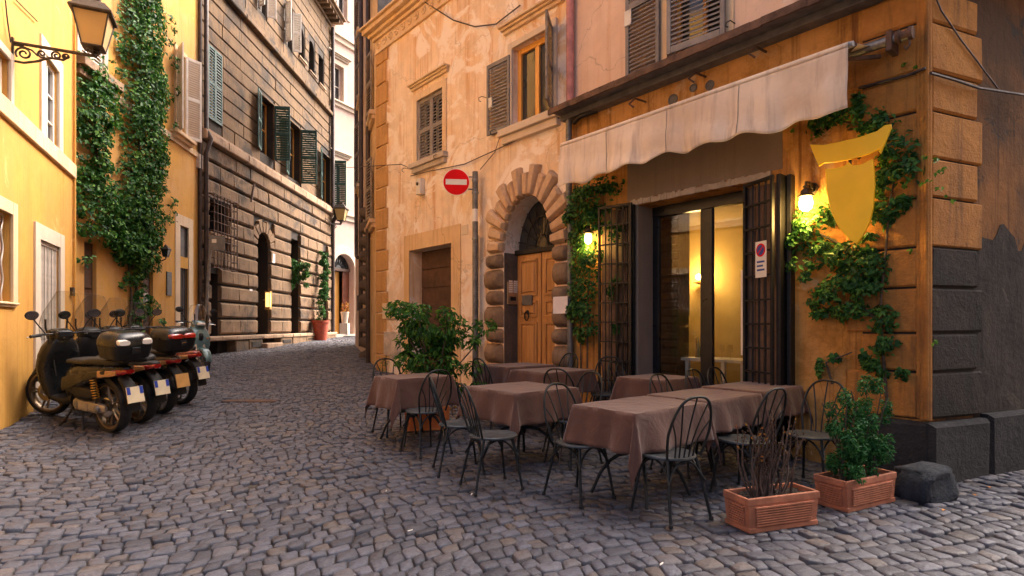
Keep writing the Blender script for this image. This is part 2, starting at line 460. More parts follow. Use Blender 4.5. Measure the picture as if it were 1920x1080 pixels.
# glass
t = NT('window_glass'); t.set((.03, .032, .034), .06, 0, None, **{'Specular IOR Level': .8})
v = t.coords(); t.l(t.bump(t.noise(v, 2.5, 2), .08, .02), t.b.inputs['Normal'])
def glass(name, tint, ior=1.45, rough=.02, base=0.0):
    t = NT(name); t.t.nodes.remove(t.b)
    tr = t.n('ShaderNodeBsdfTransparent'); tr.inputs[0].default_value = (*tint, 1)
    gl = t.n('ShaderNodeBsdfGlossy'); gl.inputs['Roughness'].default_value = rough
    lw_ = t.n('ShaderNodeLayerWeight'); lw_.inputs['Blend'].default_value = .5
    fr = t.n('ShaderNodeMapRange'); fr.inputs['To Min'].default_value = .05; fr.inputs['To Max'].default_value = .5
    pw2_ = t.n('ShaderNodeMath', operation='POWER'); pw2_.inputs[1].default_value = 3.5; t.l(lw_.outputs['Facing'], pw2_.inputs[0]); t.l(pw2_.outputs[0], fr.inputs['Value'])
    mx = t.n('ShaderNodeMixShader'); t.l(fr.outputs[0], mx.inputs[0]); t.l(tr.outputs[0], mx.inputs[1]); t.l(gl.outputs[0], mx.inputs[2])
    t.l(mx.outputs[0], t.out.inputs['Surface'])
glass('clear_glass', (.93, .93, .90))
glass('windscreen_glass', (.94, .93, .90), 1.5)
glass('bulb_glass', (1, .97, .9))
t = NT('frosted_lamp_glass'); t.set((.50, .34, .13), .35, 0, None, **{'Transmission Weight': .25})
def emit(name, col, s, base=(.8, .6, .3)):
    t = NT(name); t.set(base, .4, **{'Emission Color': (*col, 1), 'Emission Strength': s})
emit('lamp_glow', (1.0, .62, .16), 26)
emit('lamp_glow_small', (1.0, .60, .15), 14)
emit('indoor_glow', (1.0, .62, .15), 22)
emit('lantern_glow', (1.0, .58, .16), .55)

# fabrics
t = NT('brown_cloth'); v = t.coords(False)
c = t.mix(t.ramp(t.noise(v, 3, 5), .3, .7), (.075, .028, .018), (.100, .038, .023))
w1 = t.n('ShaderNodeTexWave'); w1.inputs['Scale'].default_value = 260; t.l(v, w1.inputs['Vector'])
nrm = t.bump(t.noise(v, 5, 4, .55, .8), .55, .03); nrm = t.bump(t.noise(v, 17, 5), .35, .01, nrm); nrm = t.bump(w1.outputs['Fac'], .08, .001, nrm)
t.set(c, .78, 0, nrm, **{'Sheen Weight': .25, 'Sheen Roughness': .5})
t = NT('awning_canvas'); v = t.coords()
c = t.mix(t.ramp(t.noise(v, 1.4, 7, .65), .35, .7), (.80, .66, .51), (.64, .50, .375))
c = t.mix(t.ramp(t.noise(t.coords(scale=(9, 9, .7)), 1.1, 5, .6), .46, .72, 0, .6), c, (.42, .31, .23))
nrm = t.bump(t.noise(v, 6, 6, .6), .45, .02)
t.set(c, .9, 0, nrm, **{'Sheen Weight': .1})

# foliage: colour varies leaf by leaf
def leafmat(name, dark, mid, light, rough=.5, trans=.25):
    t = NT(name); g = t.n('ShaderNodeNewGeometry')
    cr = t.n('ShaderNodeValToRGB'); e = cr.color_ramp.elements
    e[0].position = 0; e[0].color = (*dark, 1); e[1].position = 1; e[1].color = (*light, 1)
    x = cr.color_ramp.elements.new(.6); x.color = (*mid, 1)
    t.l(g.outputs['Random Per Island'], cr.inputs[0])
    t.set(cr.outputs[0], rough, **{'Specular IOR Level': .22})
    tl = t.n('ShaderNodeBsdfTranslucent'); t.l(cr.outputs[0], tl.inputs[0])
    mx = t.n('ShaderNodeMixShader'); mx.inputs[0].default_value = trans
    t.l(t.b.outputs[0], mx.inputs[1]); t.l(tl.outputs[0], mx.inputs[2]); t.l(mx.outputs[0], t.out.inputs['Surface'])
leafmat('ivy_leaf', (.008, .045, .010), (.034, .135, .020), (.12, .26, .035))
leafmat('vine_leaf', (.012, .055, .014), (.038, .135, .026), (.11, .25, .042), .45)
leafmat('bush_leaf', (.018, .080, .016), (.055, .175, .026), (.13, .28, .040), .45)
leafmat('pine_leaf', (.010, .065, .018), (.026, .13, .032), (.065, .22, .048), .55)
leafmat('fresh_leaf', (.040, .14, .015), (.085, .24, .022), (.18, .33, .035), .4)
leafmat('dry_leaf', (.03, .018, .012), (.06, .032, .018), (.10, .05, .02), .7)
leafmat('autumn_leaf', (.20, .055, .010), (.42, .16, .020), (.50, .30, .035), .5)

# paving: every stone carries its own tone
t = NT('cobble'); v = t.coords(); at = t.n('ShaderNodeAttribute'); at.attribute_name = 'tone'
sep = t.n('ShaderNodeSeparateColor'); t.l(at.outputs['Color'], sep.inputs[0])
c = t.mix(sep.outputs[0], (.034, .037, .052), (.125, .131, .166))
c = t.mix(t.ramp(sep.outputs[1], .70, 1.0, 0, .6), c, (.145, .112, .090))
c = t.mix(t.ramp(sep.outputs[1], .38, 0.0, 0, .7), c, (.070, .076, .098))
c = t.mix(t.ramp(t.noise(v, .5, 6, .62), .54, .74, 0, .4), c, (.21, .175, .14))
c = t.mix(t.ramp(t.noise(v, 42, 6, .75), .45, .72, 0, .75), c, (.030, .027, .030))
c = t.mix(t.ramp(t.noise(v, 95, 4, .7), .58, .72, 0, .75), c, (.27, .235, .215))
nrm = t.bump(t.noise(v, 22, 7, .7), .9, .014); nrm = t.bump(t.noise(v, 110, 5, .7), .9, .005, nrm)
t.set(c, t.ramp(t.noise(v, 9, 5), .3, .7, .34, .62), 0, nrm, **{'Specular IOR Level': .5})
t = NT('joint_sand'); v = t.coords()
c = t.mix(t.ramp(t.noise(v, 7, 7, .7), .3, .7), (.020, .016, .014), (.085, .064, .046))
c = t.mix(t.ramp(t.noise(v, .6, 6, .6), .54, .7, 0, .7), c, (.20, .150, .105))
t.set(c, .95, 0, t.bump(t.noise(v, 60, 6, .7), .9, .01))
# ------------------------------------------------------------------ street: joint bed plus real stones
def x_left(y):
    y = np.asarray(y, float)
    return np.where(y < 9.73, -6.09 - .478 * (y - 6.765), np.where(y < 16.2, -8.195 - .131 * (y - 10.62), -8.93))
def open_ground(x, y):
    x = np.asarray(x, float); y = np.asarray(y, float)
    ok = x > x_left(y)
    front = np.where(y < 5.06, 1e9, np.where(y < 8.54, 3.678 - .8156 * (y - 5.06), np.where(y < 13.04, .84 - .8719 * (y - 8.54), np.where(y < 21.1, -3.08 - .34 * (y - 13.04), 1e9))))
    side = (x > 3.678) & (y < 5.06 + (x - 3.678) * .4202)
    ok &= (x < front) | side
    ok &= y < 27.66 + (x + 8.82) / .506
    return ok
def make_street():
    xs = np.concatenate([[-400, -150, -60, -25], np.arange(-14, 14.01, .5), [25, 60, 150, 400]])
    ys = np.concatenate([[-400, -150, -50, -15, -6], np.arange(-2, 34.01, .5), [45, 90, 200, 400]])
    gx, gy = np.meshgrid(xs, ys); g = ground_h(gx, np.minimum(gy, 34)) - .026
    V = np.stack([gx, gy, g], -1).reshape(-1, 3); n = len(xs); F = []
    for j in range(len(ys) - 1):
        for i in range(n - 1): F.append((j*n+i, j*n+i+1, (j+1)*n+i+1, (j+1)*n+i))
    me = bpy.data.meshes.new('street'); me.from_pydata(V.tolist(), [], F); me.materials.append(M_['joint_sand'])
    me.polygons.foreach_set('use_smooth', [True] * len(me.polygons))
    o = bpy.data.objects.new('street', me); COL.objects.link(o); o['kind'] = 'structure'
    return o
street = make_street()
def make_cobbles():
    th = R(24); ct, st = math.cos(th), math.sin(th)
    P, GAP = .108, .0045
    quads = []
    for j in range(-150, 330):
        ph = RNG.uniform(0, 6.28, 4); ph2 = np.random.default_rng(1000 + j).uniform(0, 6.28, 3); ph3 = np.random.default_rng(1001 + j).uniform(0, 6.28, 3)
        bl = lambda p, f: .013 * np.sin(p * 6.1 + f[0]) + .009 * np.sin(p * 15 + f[1]) + .011 * np.sin(p * 2.3 + f[2])
        L = np.clip(RNG.normal(.114, .020, 280), .075, .17); pb = np.cumsum(L) - 13.5 + RNG.uniform(0, .1)
        sl0 = pb + RNG.normal(0, .010, len(pb)); sl1 = pb + RNG.normal(0, .012, len(pb))
        q0 = lambda p: j * P + bl(p, ph2); q1 = lambda p: (j + 1) * P + bl(p, ph3)
        a = np.stack([sl0[:-1], q0(sl0[:-1])], -1); b = np.stack([sl0[1:], q0(sl0[1:])], -1)
        c = np.stack([sl1[1:], q1(sl1[1:])], -1); d = np.stack([sl1[:-1], q1(sl1[:-1])], -1)
        quads.append(np.stack([a, b, c, d], 1))
    Q = np.concatenate(quads)                       # (n,4,2) in (p,q)
    p, q = Q[..., 0], Q[..., 1]
    q = q + .35 * np.sin(p * .55 + .6) + .10 * np.sin(p * 1.7 + q * .4) + .5 * np.sin(q * .22 + .4)
    p = p + .18 * np.sin(q * .8)
    X = p * ct - q * st + 0.0; Y = p * st + q * ct + 2.0
    cx, cy = X.mean(1), Y.mean(1)
    keep = open_ground(cx, cy) & (cy > 1.9) & (np.abs(cx) < .92 * cy + 1.3) & (cy < 33)
    keep &= RNG.uniform(size=len(cx)) > .004
    X, Y, cx, cy = X[keep], Y[keep], cx[keep], cy[keep]
    C = np.stack([cx, cy], -1)[:, None, :]
    K = np.stack([X, Y], -1)
    D = K - C; r = np.linalg.norm(D, axis=-1, keepdims=True); K = C + D * (1 - (GAP + .003 * RNG.uniform(size=(len(cx), 1, 1))) * 1.35 / r)
    tone = np.stack([RNG.beta(2, 2, len(cx)), RNG.uniform(size=len(cx)), RNG.uniform(size=len(cx))], -1)
    cut = RNG.uniform(.06, .15, (len(cx), 4, 1))
    nxt = np.roll(K, -1, 1); prv = np.roll(K, 1, 1)
    oct_ = np.stack([K + (prv - K) * cut, K + (nxt - K) * cut], 2).reshape(len(cx), 8, 2)
    dz = RNG.normal(0, .0055, len(cx)); tilt = RNG.normal(0, .035, (len(cx), 2))
    def ring(scale, z):
        k = C + (oct_ - C) * scale
        rel = k - C
        zz = ground_h(k[..., 0], k[..., 1]) + dz[:, None] + z + (rel * tilt[:, None, :]).sum(-1)
        return np.concatenate([k, zz[..., None]], -1)
    r0, r1, r2 = ring(1.02, -.042), ring(1.0, -.007), ring(.90, -.0005)
    ctr = np.concatenate([C[:, 0], (ground_h(cx, cy) + dz + .0015)[:, None]], -1)[:, None]
    V = np.concatenate([r0, r1, r2, ctr], 1)        # (n,25,3)
    F = []
    for i in range(8):
        k = (i + 1) % 8
        F += [(i, k, 8 + k, 8 + i), (8 + i, 8 + k, 16 + k, 16 + i)]
    T = [(16 + i, 16 + (i + 1) % 8, 24) for i in range(8)]
    py = (CAMH) * FPX / cy + HORIZON; px = cx / cy * FPX + 960
    seen = (py < 1078) & (px > 2) & (px < 1918)
    # leave out what the two planters and the boulder stand on
    seen &= ~((cx > 1.5) & (cx < 3.3) & (cy > 3.8) & (cy < 4.9))
    order = np.argsort(np.where(seen, cy, 1e6))
    near = order[:300]; rest = np.setdiff1d(np.arange(len(cx)), near)
    def tonedata(me, tn):
        a = me.attributes.new('tone', 'FLOAT_COLOR', 'POINT')
        a.data.foreach_set('color', np.concatenate([tn, np.ones((len(tn), 1))], -1).astype(np.float32).ravel())
    for i in near:
        me = bpy.data.meshes.new('cobblestone'); org = np.array([cx[i], cy[i], gh(cx[i], cy[i])])
        me.from_pydata((V[i] - org).tolist(), [], F + T); me.materials.append(M_['cobble'])
        me.polygons.foreach_set('use_smooth', [True] * len(me.polygons))
        tonedata(me, np.repeat(tone[i][None], 25, 0))
        o = bpy.data.objects.new('cobblestone', me); COL.objects.link(o); o.parent = street; o.location = org
    n = len(rest); VV = V[rest].reshape(-1, 3); off = (np.arange(n) * 25)[:, None, None]
    q4 = (np.array(F)[None] + off).reshape(-1, 4); t3 = (np.array(T)[None] + off).reshape(-1, 3)
    me = bpy.data.meshes.new('cobble_paving')
    me.vertices.add(len(VV)); me.vertices.foreach_set('co', VV.astype(np.float32).ravel())
    loops = np.concatenate([q4.ravel(), t3.ravel()]); tot = np.concatenate([np.full(len(q4), 4), np.full(len(t3), 3)])
    me.loops.add(len(loops)); me.loops.foreach_set('vertex_index', loops.astype(np.int32))
    me.polygons.add(len(tot)); me.polygons.foreach_set('loop_start', np.concatenate([[0], np.cumsum(tot)[:-1]]).astype(np.int32))
    me.polygons.foreach_set('use_smooth', [True] * len(tot)); me.update(calc_edges=True); me.validate()
    tonedata(me, np.repeat(tone[rest], 25, 0)); me.materials.append(M_['cobble'])
    o = bpy.data.objects.new('cobble_paving', me); COL.objects.link(o); o.parent = street; o['kind'] = 'stuff'
make_cobbles()
# ------------------------------------------------------------------ shared building parts
_slat_cache = {}
def shutter(parent, u, w, z, width, h, rot=0.0, mat='grey_shutter', mid=(.5,), pitch=.05, stile=.055, th=.035, fill=1.0):
    """louvred leaf: frame mesh with one child per slat; hinge at its local x=0"""
    mb = MB(); mb.box(0, stile, 0, th, 0, h); mb.box(width - stile, width, 0, th, 0, h)
    zs = [0.0] + [h * m - .045 for m in mid] + [h - .07]
    rails = [(0, .085)] + [(h * m - .045, h * m + .045) for m in mid] + [(h - .07, h)]
    for a, b in rails: mb.box(stile, width - stile, .001, th - .001, a, b)
    o = mb.build('shutter', mat, parent, bevel=.004, seg=1)
    o.location = (u, w, z); o.rotation_euler = (0, 0, rot)
    key = (round(width, 3), mat, round(pitch, 4))
    if key not in _slat_cache:
        s = MB(); W = (width - 2 * stile) / 2; t_ = pitch * .62
        s.add([(-W,-.016,t_*.55),(W,-.016,t_*.55),(W,.016,-t_*.45),(-W,.016,-t_*.45),(-W,-.016,t_*.55+.009),(W,-.016,t_*.55+.009),(W,.016,-t_*.45+.009),(-W,.016,-t_*.45+.009)],
              [(3,2,1,0),(4,5,6,7),(0,1,5,4),(1,2,6,5),(2,3,7,6),(3,0,4,7)])
        _slat_cache[key] = meshmat(s, 'slat', mat)
    for (a0, a1), (b0, b1) in zip(rails[:-1], rails[1:]):
        n = max(1, int((b0 - a1) / pitch)); st = (b0 - a1) / n
        for i in range(n): inst('slat', _slat_cache[key], o, (width / 2, th / 2, a1 + (i + .5) * st), (random.uniform(-.06, .06), 0, 0))
    return o
def window(parent, r, depth, frame='white_paint', cols=2, rows=2, bar=.05, glass_='window_glass', fw=.06):
    u0, u1, z0, z1 = r[:4]; y = -depth
    mb = MB(); mb.box(u0, u0 + fw, y, y + .06, z0, z1); mb.box(u1 - fw, u1, y, y + .06, z0, z1)
    mb.box(u0 + fw, u1 - fw, y + .001, y + .059, z0, z0 + fw); mb.box(u0 + fw, u1 - fw, y + .001, y + .059, z1 - fw, z1)
    W, H = (u1 - u0 - 2 * fw), (z1 - z0 - 2 * fw)
    for i in range(1, cols): x = u0 + fw + W * i / cols; mb.box(x - bar / 2, x + bar / 2, y + .004, y + .056, z0 + fw, z1 - fw)
    for k in range(1, rows): z = z0 + fw + H * k / rows; mb.box(u0 + fw, u1 - fw, y + .008, y + .050, z - bar * .4, z + bar * .4)
    o = mb.build('window', frame, parent, bevel=.004, seg=1)
    for i in range(cols):
        for k in range(rows):
            a = u0 + fw + W * i / cols; b = a + W / cols; c = z0 + fw + H * k / rows; d = c + H / rows
            p = MB(); p.box(a, b, y + .014 + .0007 * i, y + .020 + .0007 * i, c, d); p.build('pane', glass_, o)
    return o
def closing_wall(parent, r, depth, mat='dark_wood', name='back_panel'):
    u0, u1, z0, z1 = r[:4]
    return MB().box(u0 - .05, u1 + .05, -depth - .04, -depth - .004, z0 - .05, z1 + .05).build(name, mat, parent)
def on(mb, fac, root): return mb.xf(root.M.inverted() @ fac.M)
def hood(parent, u0, u1, z, name='window_hood', mat='trim_cream', k=1.0):
    mb = MB()
    for a, b, c, d in ((.0, .05, .0, .05), (.0, .09, .05, .085), (.0, .13, .085, .12)): mb.box(u0 - b * .5 * k, u1 + b * .5 * k, -.02 + a, b * k, z + c * k, z + d * k)
    return mb.build(name, mat, parent, bevel=.008)
def surround(parent, r, fw=.12, proud=.035, mat='trim_cream', bottom=False, name='window_surround'):
    u0, u1, z0, z1 = r[:4]
    mb = MB(); mb.box(u0 - fw, u0, -.02, proud, z0, z1 + fw); mb.box(u1, u1 + fw, -.02, proud, z0, z1 + fw); mb.box(u0, u1, -.02, proud - .002, z1, z1 + fw)
    return mb.build(name, mat, parent, bevel=.006)
def sill(parent, u0, u1, z, proud=.16, th=.1, mat='travertine', name='window_sill'):
    mb = MB(); mb.box(u0, u1, -.02, proud, z - th * .5, z); mb.box(u0 + .04, u1 - .04, -.02, proud * .6, z - th, z - th * .5)
    return mb.build(name, mat, parent, bevel=.01)
def hook(parent, u, z, w=.02, s=1.0):
    MB().tube([(u, 0, z), (u, w + .08 * s, z), (u + .03 * s, w + .11 * s, z - .02 * s), (u + .05 * s, w + .09 * s, z - .05 * s), (u + .03 * s, w + .07 * s, z - .06 * s)], .007, 6).build('shutter_hook', 'iron', parent, smooth=40)

# ------------------------------------------------------------------ corner house with the restaurant
rest = tag(empty('corner_house', fR.M), 'ochre corner house with restaurant glass doors, iron grilles and quoined corner', 'building')
LEDGE = fR.z(1250, 110, .38)
oz = fR.z(1199, 384)
dr = (fR.u(1397), fR.u(1197), fR.g(1.6) - .02, oz)
up = (fR.u(1362), fR.u(1252), LEDGE + .10, LEDGE + 2.1)
mb = MB(); wall_plate(mb, 0, fR.L, -.4, LEDGE, [dr], depth=.45); mb.build('ground_floor_wall', 'ochre_plaster', rest)
mb = MB(); wall_plate(mb, 0, fR.L, LEDGE, 8.6, [up], depth=.3); mb.build('upper_wall', 'upper_plaster', rest)
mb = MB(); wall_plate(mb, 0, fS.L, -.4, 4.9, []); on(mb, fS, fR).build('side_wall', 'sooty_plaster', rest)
mb = MB(); wall_plate(mb, 0, fS.L, 4.9, 8.6, []); on(mb, fS, fR).build('side_upper_wall', 'ochre_plaster', rest)
Mi = fR.M.inverted(); far = Mi @ Vector((*fS.A, 0))
mb = MB(); shell(mb, [(fR.L, 0), (fR.L, -7), (far.x, -7 if far.y > -7 else far.y - 2), (far.x, far.y), (0, 0)], -.4, 8.6); mb.f = mb.f[:3] + mb.f[4:]; mb.build('roof_and_back', 'lead_grey', rest)
# ledge over the ground floor: stone slab with a rusty lead edge
mb = MB(); mb.box(-.05, fR.L + .02, -.05, .36, LEDGE - .045, LEDGE - .004); mb.box(0, fR.L, -.05, .16, LEDGE - .13, LEDGE - .045); mb.build('ledge', 'lead_grey', rest, bevel=.008)
mb = MB(); n = 40
for i in range(n):
    a, b = -.06 + (fR.L + .09) * i / n, -.06 + (fR.L + .09) * (i + 1) / n; dzz = random.uniform(-.006, .006)
    mb.box(a, b + .001 * (i % 2), .355, .385 + random.uniform(-.004, .004), LEDGE - .075 + dzz, LEDGE + .008 + dzz * .5)
mb.build('ledge_edge', 'rusty_iron', rest)
mb = MB(); mb.box(0, fS.L + .05, -.05, .30, 4.86, 4.94); on(mb, fS, fR).build('side_ledge', 'lead_grey', rest)
for px_, py_ in ((1419, 92), (1305, 140), (1192, 188)):
    u_, z_ = fR.uz(px_, py_, .2)
    MB().tube([(u_, 0, z_ + .03), (u_, .22, z_ + .02), (u_ + .05, .27, z_ - .05), (u_, .24, z_ - .1)], .014, 6).build('iron_hook', 'rusty_iron', rest, smooth=40)
# quoins, front and side
zq = [.56, .98, 1.33, 1.74, 2.10, 2.54, 2.89, 3.31, 3.66, 4.10, LEDGE - .14]
for i, (a, b) in enumerate(zip(zq[:-1], zq[1:])):
    wdt = .64 if i % 2 == 0 else .50
    MB().block(.052, wdt, -.02, .040, a + .010, b - .010, .018, .005).build('quoin_block', 'quoin_ochre', rest)
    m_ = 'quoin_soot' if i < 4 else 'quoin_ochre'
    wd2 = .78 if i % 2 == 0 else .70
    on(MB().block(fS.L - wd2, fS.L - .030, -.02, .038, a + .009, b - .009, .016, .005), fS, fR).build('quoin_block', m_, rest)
MB().box(.04, .50, -.01, .010, .56, LEDGE - .15).build('quoin_joint', 'palazzo_joint', rest)
on(MB().box(fS.L - .69, fS.L - .03, -.01, .010, .56, LEDGE - .15), fS, fR).build('quoin_joint', 'palazzo_joint', rest)
MB().tube([(0, 0, .56), (0, 0, LEDGE - .15)], .05, 12).build('corner_bead', 'quoin_ochre', rest, smooth=50)
for s in (-1, 1): MB().tube([(.045 if s > 0 else -.02, .02 if s > 0 else .045, .57), (.045 if s > 0 else -.02, .02 if s > 0 else .045, LEDGE - .16)], .018, 8).build('corner_bead', 'quoin_ochre', rest, smooth=50)
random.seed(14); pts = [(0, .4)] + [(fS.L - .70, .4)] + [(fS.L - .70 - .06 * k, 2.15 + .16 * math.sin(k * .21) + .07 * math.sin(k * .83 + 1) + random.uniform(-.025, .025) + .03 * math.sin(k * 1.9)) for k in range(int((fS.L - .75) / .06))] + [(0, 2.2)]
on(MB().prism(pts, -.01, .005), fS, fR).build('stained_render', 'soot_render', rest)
# plinth stones
u = -.06
for wdt in (.62, .9, .35):
    if u + wdt < fR.u(1470): MB().block(u + .006, u + wdt - .006, -.02, .085, -.3, .55 + random.uniform(-.01, .005), .03, .008).build('plinth_block', 'plinth_stone', rest)
    u += wdt
u = fS.L + .07
for wdt in (.86, .74, 1.1, .95, 1.3, 1.0):
    on(MB().block(u - wdt + .008, u - .008, -.02, .10, -.3, .55 + random.uniform(-.015, .02), .035, .01), fS, fR).build('plinth_block', 'plinth_stone', rest); u -= wdt
# grey render over the doors, rough lintel, sides of the opening
gz = fR.z(1300, 262)
MB().box(dr[0] - .42, dr[1] + .18, -.01, .006, oz + .075, 3.78).build('lintel_render', 'grey_lintel_plaster', rest)
mb = MB(); n = 46
for i in range(n):
    a = dr[0] - .30 + (dr[1] - dr[0] + .42) * i / n
    mb.box(a, a + (dr[1] - dr[0] + .42) / n, -.012, .018 + random.uniform(0, .014), oz - .004 + random.uniform(0, .012), oz + .07 + random.uniform(-.012, .012))
mb.build('lintel', 'travertine', rest)
MB().box(dr[1] - .006, dr[1] + .10, -.44, .012, dr[2], oz - .006).build('door_jamb', 'grey_lintel_plaster', rest)
# glass doors, set back in the opening
y = -.36
fu = lambda px_: fR.u(px_, y)
posts = [(fu(1240) , fu(1226)), (fu(1340), fu(1318)), (dr[0], dr[0] + .06)]
door = MB()
for a, b in posts: door.box(a, b, y, y + .06, dr[2], oz - .14)
door.box(dr[0], dr[1] - .01, y - .01, y + .075, oz - .14, oz - .004)
door.box(dr[0], fu(1226), y + .003, y + .055, dr[2], dr[2] + .16)
door = door.build('glass_door', 'door_frame_dark', rest, bevel=.005)
for a, b in ((posts[1][1], posts[0][0]), (posts[2][1], posts[1][0])):
    MB().box(a, b, y + .025, y + .032, dr[2] + .16, oz - .14).build('pane', 'clear_glass', door)
MB().tube([(posts[1][1] + .04, y + .09, 1.0), (posts[1][1] + .04, y + .1, 1.25)], .014, 8).build('handle', 'brass', door, smooth=40)
# the room behind
ra, rb, rz0, rz1, ry0, ry1 = dr[0] - 1.3, 4.40, dr[2] + .01, 3.15, -.47, -2.75
def room(name, mat, *q): MB().quad(*q).build(name, mat, rest)
room('interior_floor', 'interior_floor', (ra, ry0, rz0), (rb, ry0, rz0), (rb, ry1, rz0), (ra, ry1, rz0))
room('interior_ceiling', 'interior_ceiling', (ra, ry0, rz1), (rb, ry0, rz1), (rb, ry1, rz1), (ra, ry1, rz1))
room('interior_wall', 'interior_wall', (ra, ry1, rz0), (rb, ry1, rz0), (rb, ry1, rz1), (ra, ry1, rz1))
room('interior_wall', 'interior_wall', (ra, ry0, rz0), (ra, ry1, rz0), (ra, ry1, rz1), (ra, ry0, rz1))
room('interior_wall', 'interior_wall', (rb, ry0, rz0), (rb, ry1, rz0), (rb, ry1, rz1), (rb, ry0, rz1))
room('interior_wall', 'interior_wall', (dr[1], ry0, rz0), (rb, ry0, rz0), (rb, ry0, rz1), (dr[1], ry0, rz1))
room('interior_wall', 'interior_wall', (ra, ry0, rz0), (dr[0], ry0, rz0), (dr[0], ry0, rz1), (ra, ry0, rz1))
# brick pier inside, course by course
pa, pb = fR.u(1276, -.9), fR.u(1238, -.9)
pier = MB().box(pa + .03, pb + .25, -1.15, -.9, rz0, rz1).build('brick_pier', 'inner_brick', rest)
for i in range(26):
    z_ = rz0 + .015 + i * .115
    MB().block(pa + .03 + random.uniform(-.01, .015), pb + .2, -.905, -.872 + random.uniform(-.008, .012), z_, z_ + .095, .012, .006).build('brick', 'inner_brick', pier)
# a partition with a framed edge and the sconce that lights it
lu, lz = fR.uz(1307, 519, -2.55)
MB().box(fR.u(1286, -1.6), fR.u(1276, -1.6), -1.7, -1.6, 1.55, rz1).build('interior_partition', 'interior_ceiling', rest)

# upper window and its two grey shutters
window(rest, up, .25, 'frame_wood', 2, 2)
sl_w = fR.u(1177) - fR.u(1240)
shutter(rest, fR.u(1241), .03, LEDGE + .08, sl_w, 2.0, 0, 'grey_shutter_dark', (.5,), .052)
shutter(rest, up[0] - .02, .05, LEDGE + .16, (up[1] - up[0]) * .9, 2.0, R(8), 'grey_shutter', (.52,), .055)
surround(rest, up, .1, .02, 'trim_cream')
MB().box(fR.u(1190), fR.u(1178), .067, .082, fR.z(1183, 52), fR.z(1183, 24)).build('shutter_latch', 'box_white', rest)
hook(rest, fR.u(1378), fR.z(1378, 44)); hook(rest, fR.u(1215), LEDGE + .05)
# downpipe between the two houses
up_ = fR.L - .12
MB().tube([(up_, .075, 8.5), (up_, .075, LEDGE + .01)], .058, 14).build('downpipe', 'pipe_pink', rest, smooth=50)
MB().tube([(up_, .10, LEDGE - .13), (up_, .10, 3.3), (up_ , .07, 3.1), (up_, .07, .2)], .048, 12).build('downpipe', 'pipe_grey', rest, smooth=50)
MB().tube([(up_ - .5, .03, LEDGE - .12), (up_ - .3, .16, LEDGE - .17), (up_ - .1, .1, LEDGE - .2)], .03, 8).build('pipe_elbow', 'iron', rest, smooth=50)
for px_, py_, r_ in ((1262, 187, .07), (1331, 160, .06), (1300, 165, .05)):
    u_, z_ = fR.uz(px_, py_); MB().lathe([(r_, -.01), (r_, .010), (r_ * .8, .012), (r_ * .75, .004), (.001, .004)], (u_, 0, z_), 14, 'y').build('old_pipe_end', 'lead_grey', rest, smooth=40)
# moulding cable round the corner
ca = [fR.uz(x_, y_, .06) for x_, y_ in ((1610, 165), (1660, 152), (1700, 142))]
MB().tube([(a, .06, b) for a, b in ca] + [(-.02, .075, 3.66)], .014, 6).build('wall_cable', 'pipe_brown', rest, smooth=50)
cs = [fS.uz(x_, y_, .07) for x_, y_ in ((1745, 137), (1790, 150), (1835, 165), (1920, 178))]
on(MB().tube([(a, .07, b) for a, b in cs], .014, 6), fS, fR).build('wall_cable', 'pipe_brown', rest, smooth=50)
cs = [fS.uz(x_, y_, .05) for x_, y_ in ((1740, -40), (1765, 20), (1800, 72), (1840, 125), (1870, 165))]
on(MB().tube([(a, .05, b) for a, b in cs], .007, 6), fS, fR).build('wall_cable', 'pipe_brown', rest, smooth=50)

# iron grilles folded back against the wall
def grille(hu, hw, rot, width, z0, z1, nv, nh, label):
    fr = MB(); t_ = .028
    fr.box(0, t_ * 1.4, -.018, .018, z0, z1); fr.box(width - t_, width, -.018, .018, z0, z1)
    fr.box(t_, width - t_, -.017, .017, z0, z0 + .05); fr.box(t_, width - t_, -.017, .017, z1 - .035, z1)
    o = fr.build('grille', 'iron', rest, bevel=.003, seg=1); o.location = (hu, hw, 0); o.rotation_euler = (0, 0, rot); o['label'] = label
    vm = meshmat(MB().tube([(0, 0, z0 + .02), (0, 0, z1 - .02)], .011, 6), 'bar', 'iron', 50)
    hm = meshmat(MB().box(t_, width - t_, -.015, .015, -.010, .010), 'bar', 'iron')
    for i in range(nv): inst('bar', vm, o, (t_ + (width - 2 * t_) * (i + 1) / (nv + 1), .012, 0))
    for k in range(nh): inst('bar', hm, o, (0, 0, z0 + (z1 - z0) * (k + 1) / (nh + 1)))
    return o
g0 = fR.g(1.8) + .08
gz1 = fR.z(1150, 386, .12)
grille(dr[1] + .03, .10, R(11), fR.u(1122, .2) - dr[1] - .02, g0, gz1, 4, 10, 'iron grille folded back beside the creeper')
grille(dr[1] + .02, .05, R(4), .30, g0, gz1 - .02, 2, 10, 'inner leaf of the folded iron grille')
gz2 = fR.z(1420, 338, .15)
gr = grille(dr[0] - .02, .06, R(180 - 24), .46, g0, gz2, 3, 10, 'iron grille folded back beside the shield sign')
for x_ in (.47, .53): MB().box(dr[0] - x_ - .022, dr[0] - x_ + .022, .0, .20 - .1 * (x_ > .5), g0, gz2 + .01).build('grille_post', 'iron', rest, bevel=.004)
for a_, b_, z_ in ((dr[1] + .05, dr[1] + .62, gz1), (dr[0] - .44, dr[0] - .03, gz2)):
    for k in range(4): MB().box(a_ + (b_ - a_) * k / 4 + .003, a_ + (b_ - a_) * (k + 1) / 4 - .003, .008, .030, g0, z_ - .03).build('added_backing_board', 'board_brown', rest, bevel=.004, seg=1)  # brown boards added behind the grilles to darken the gaps between bars

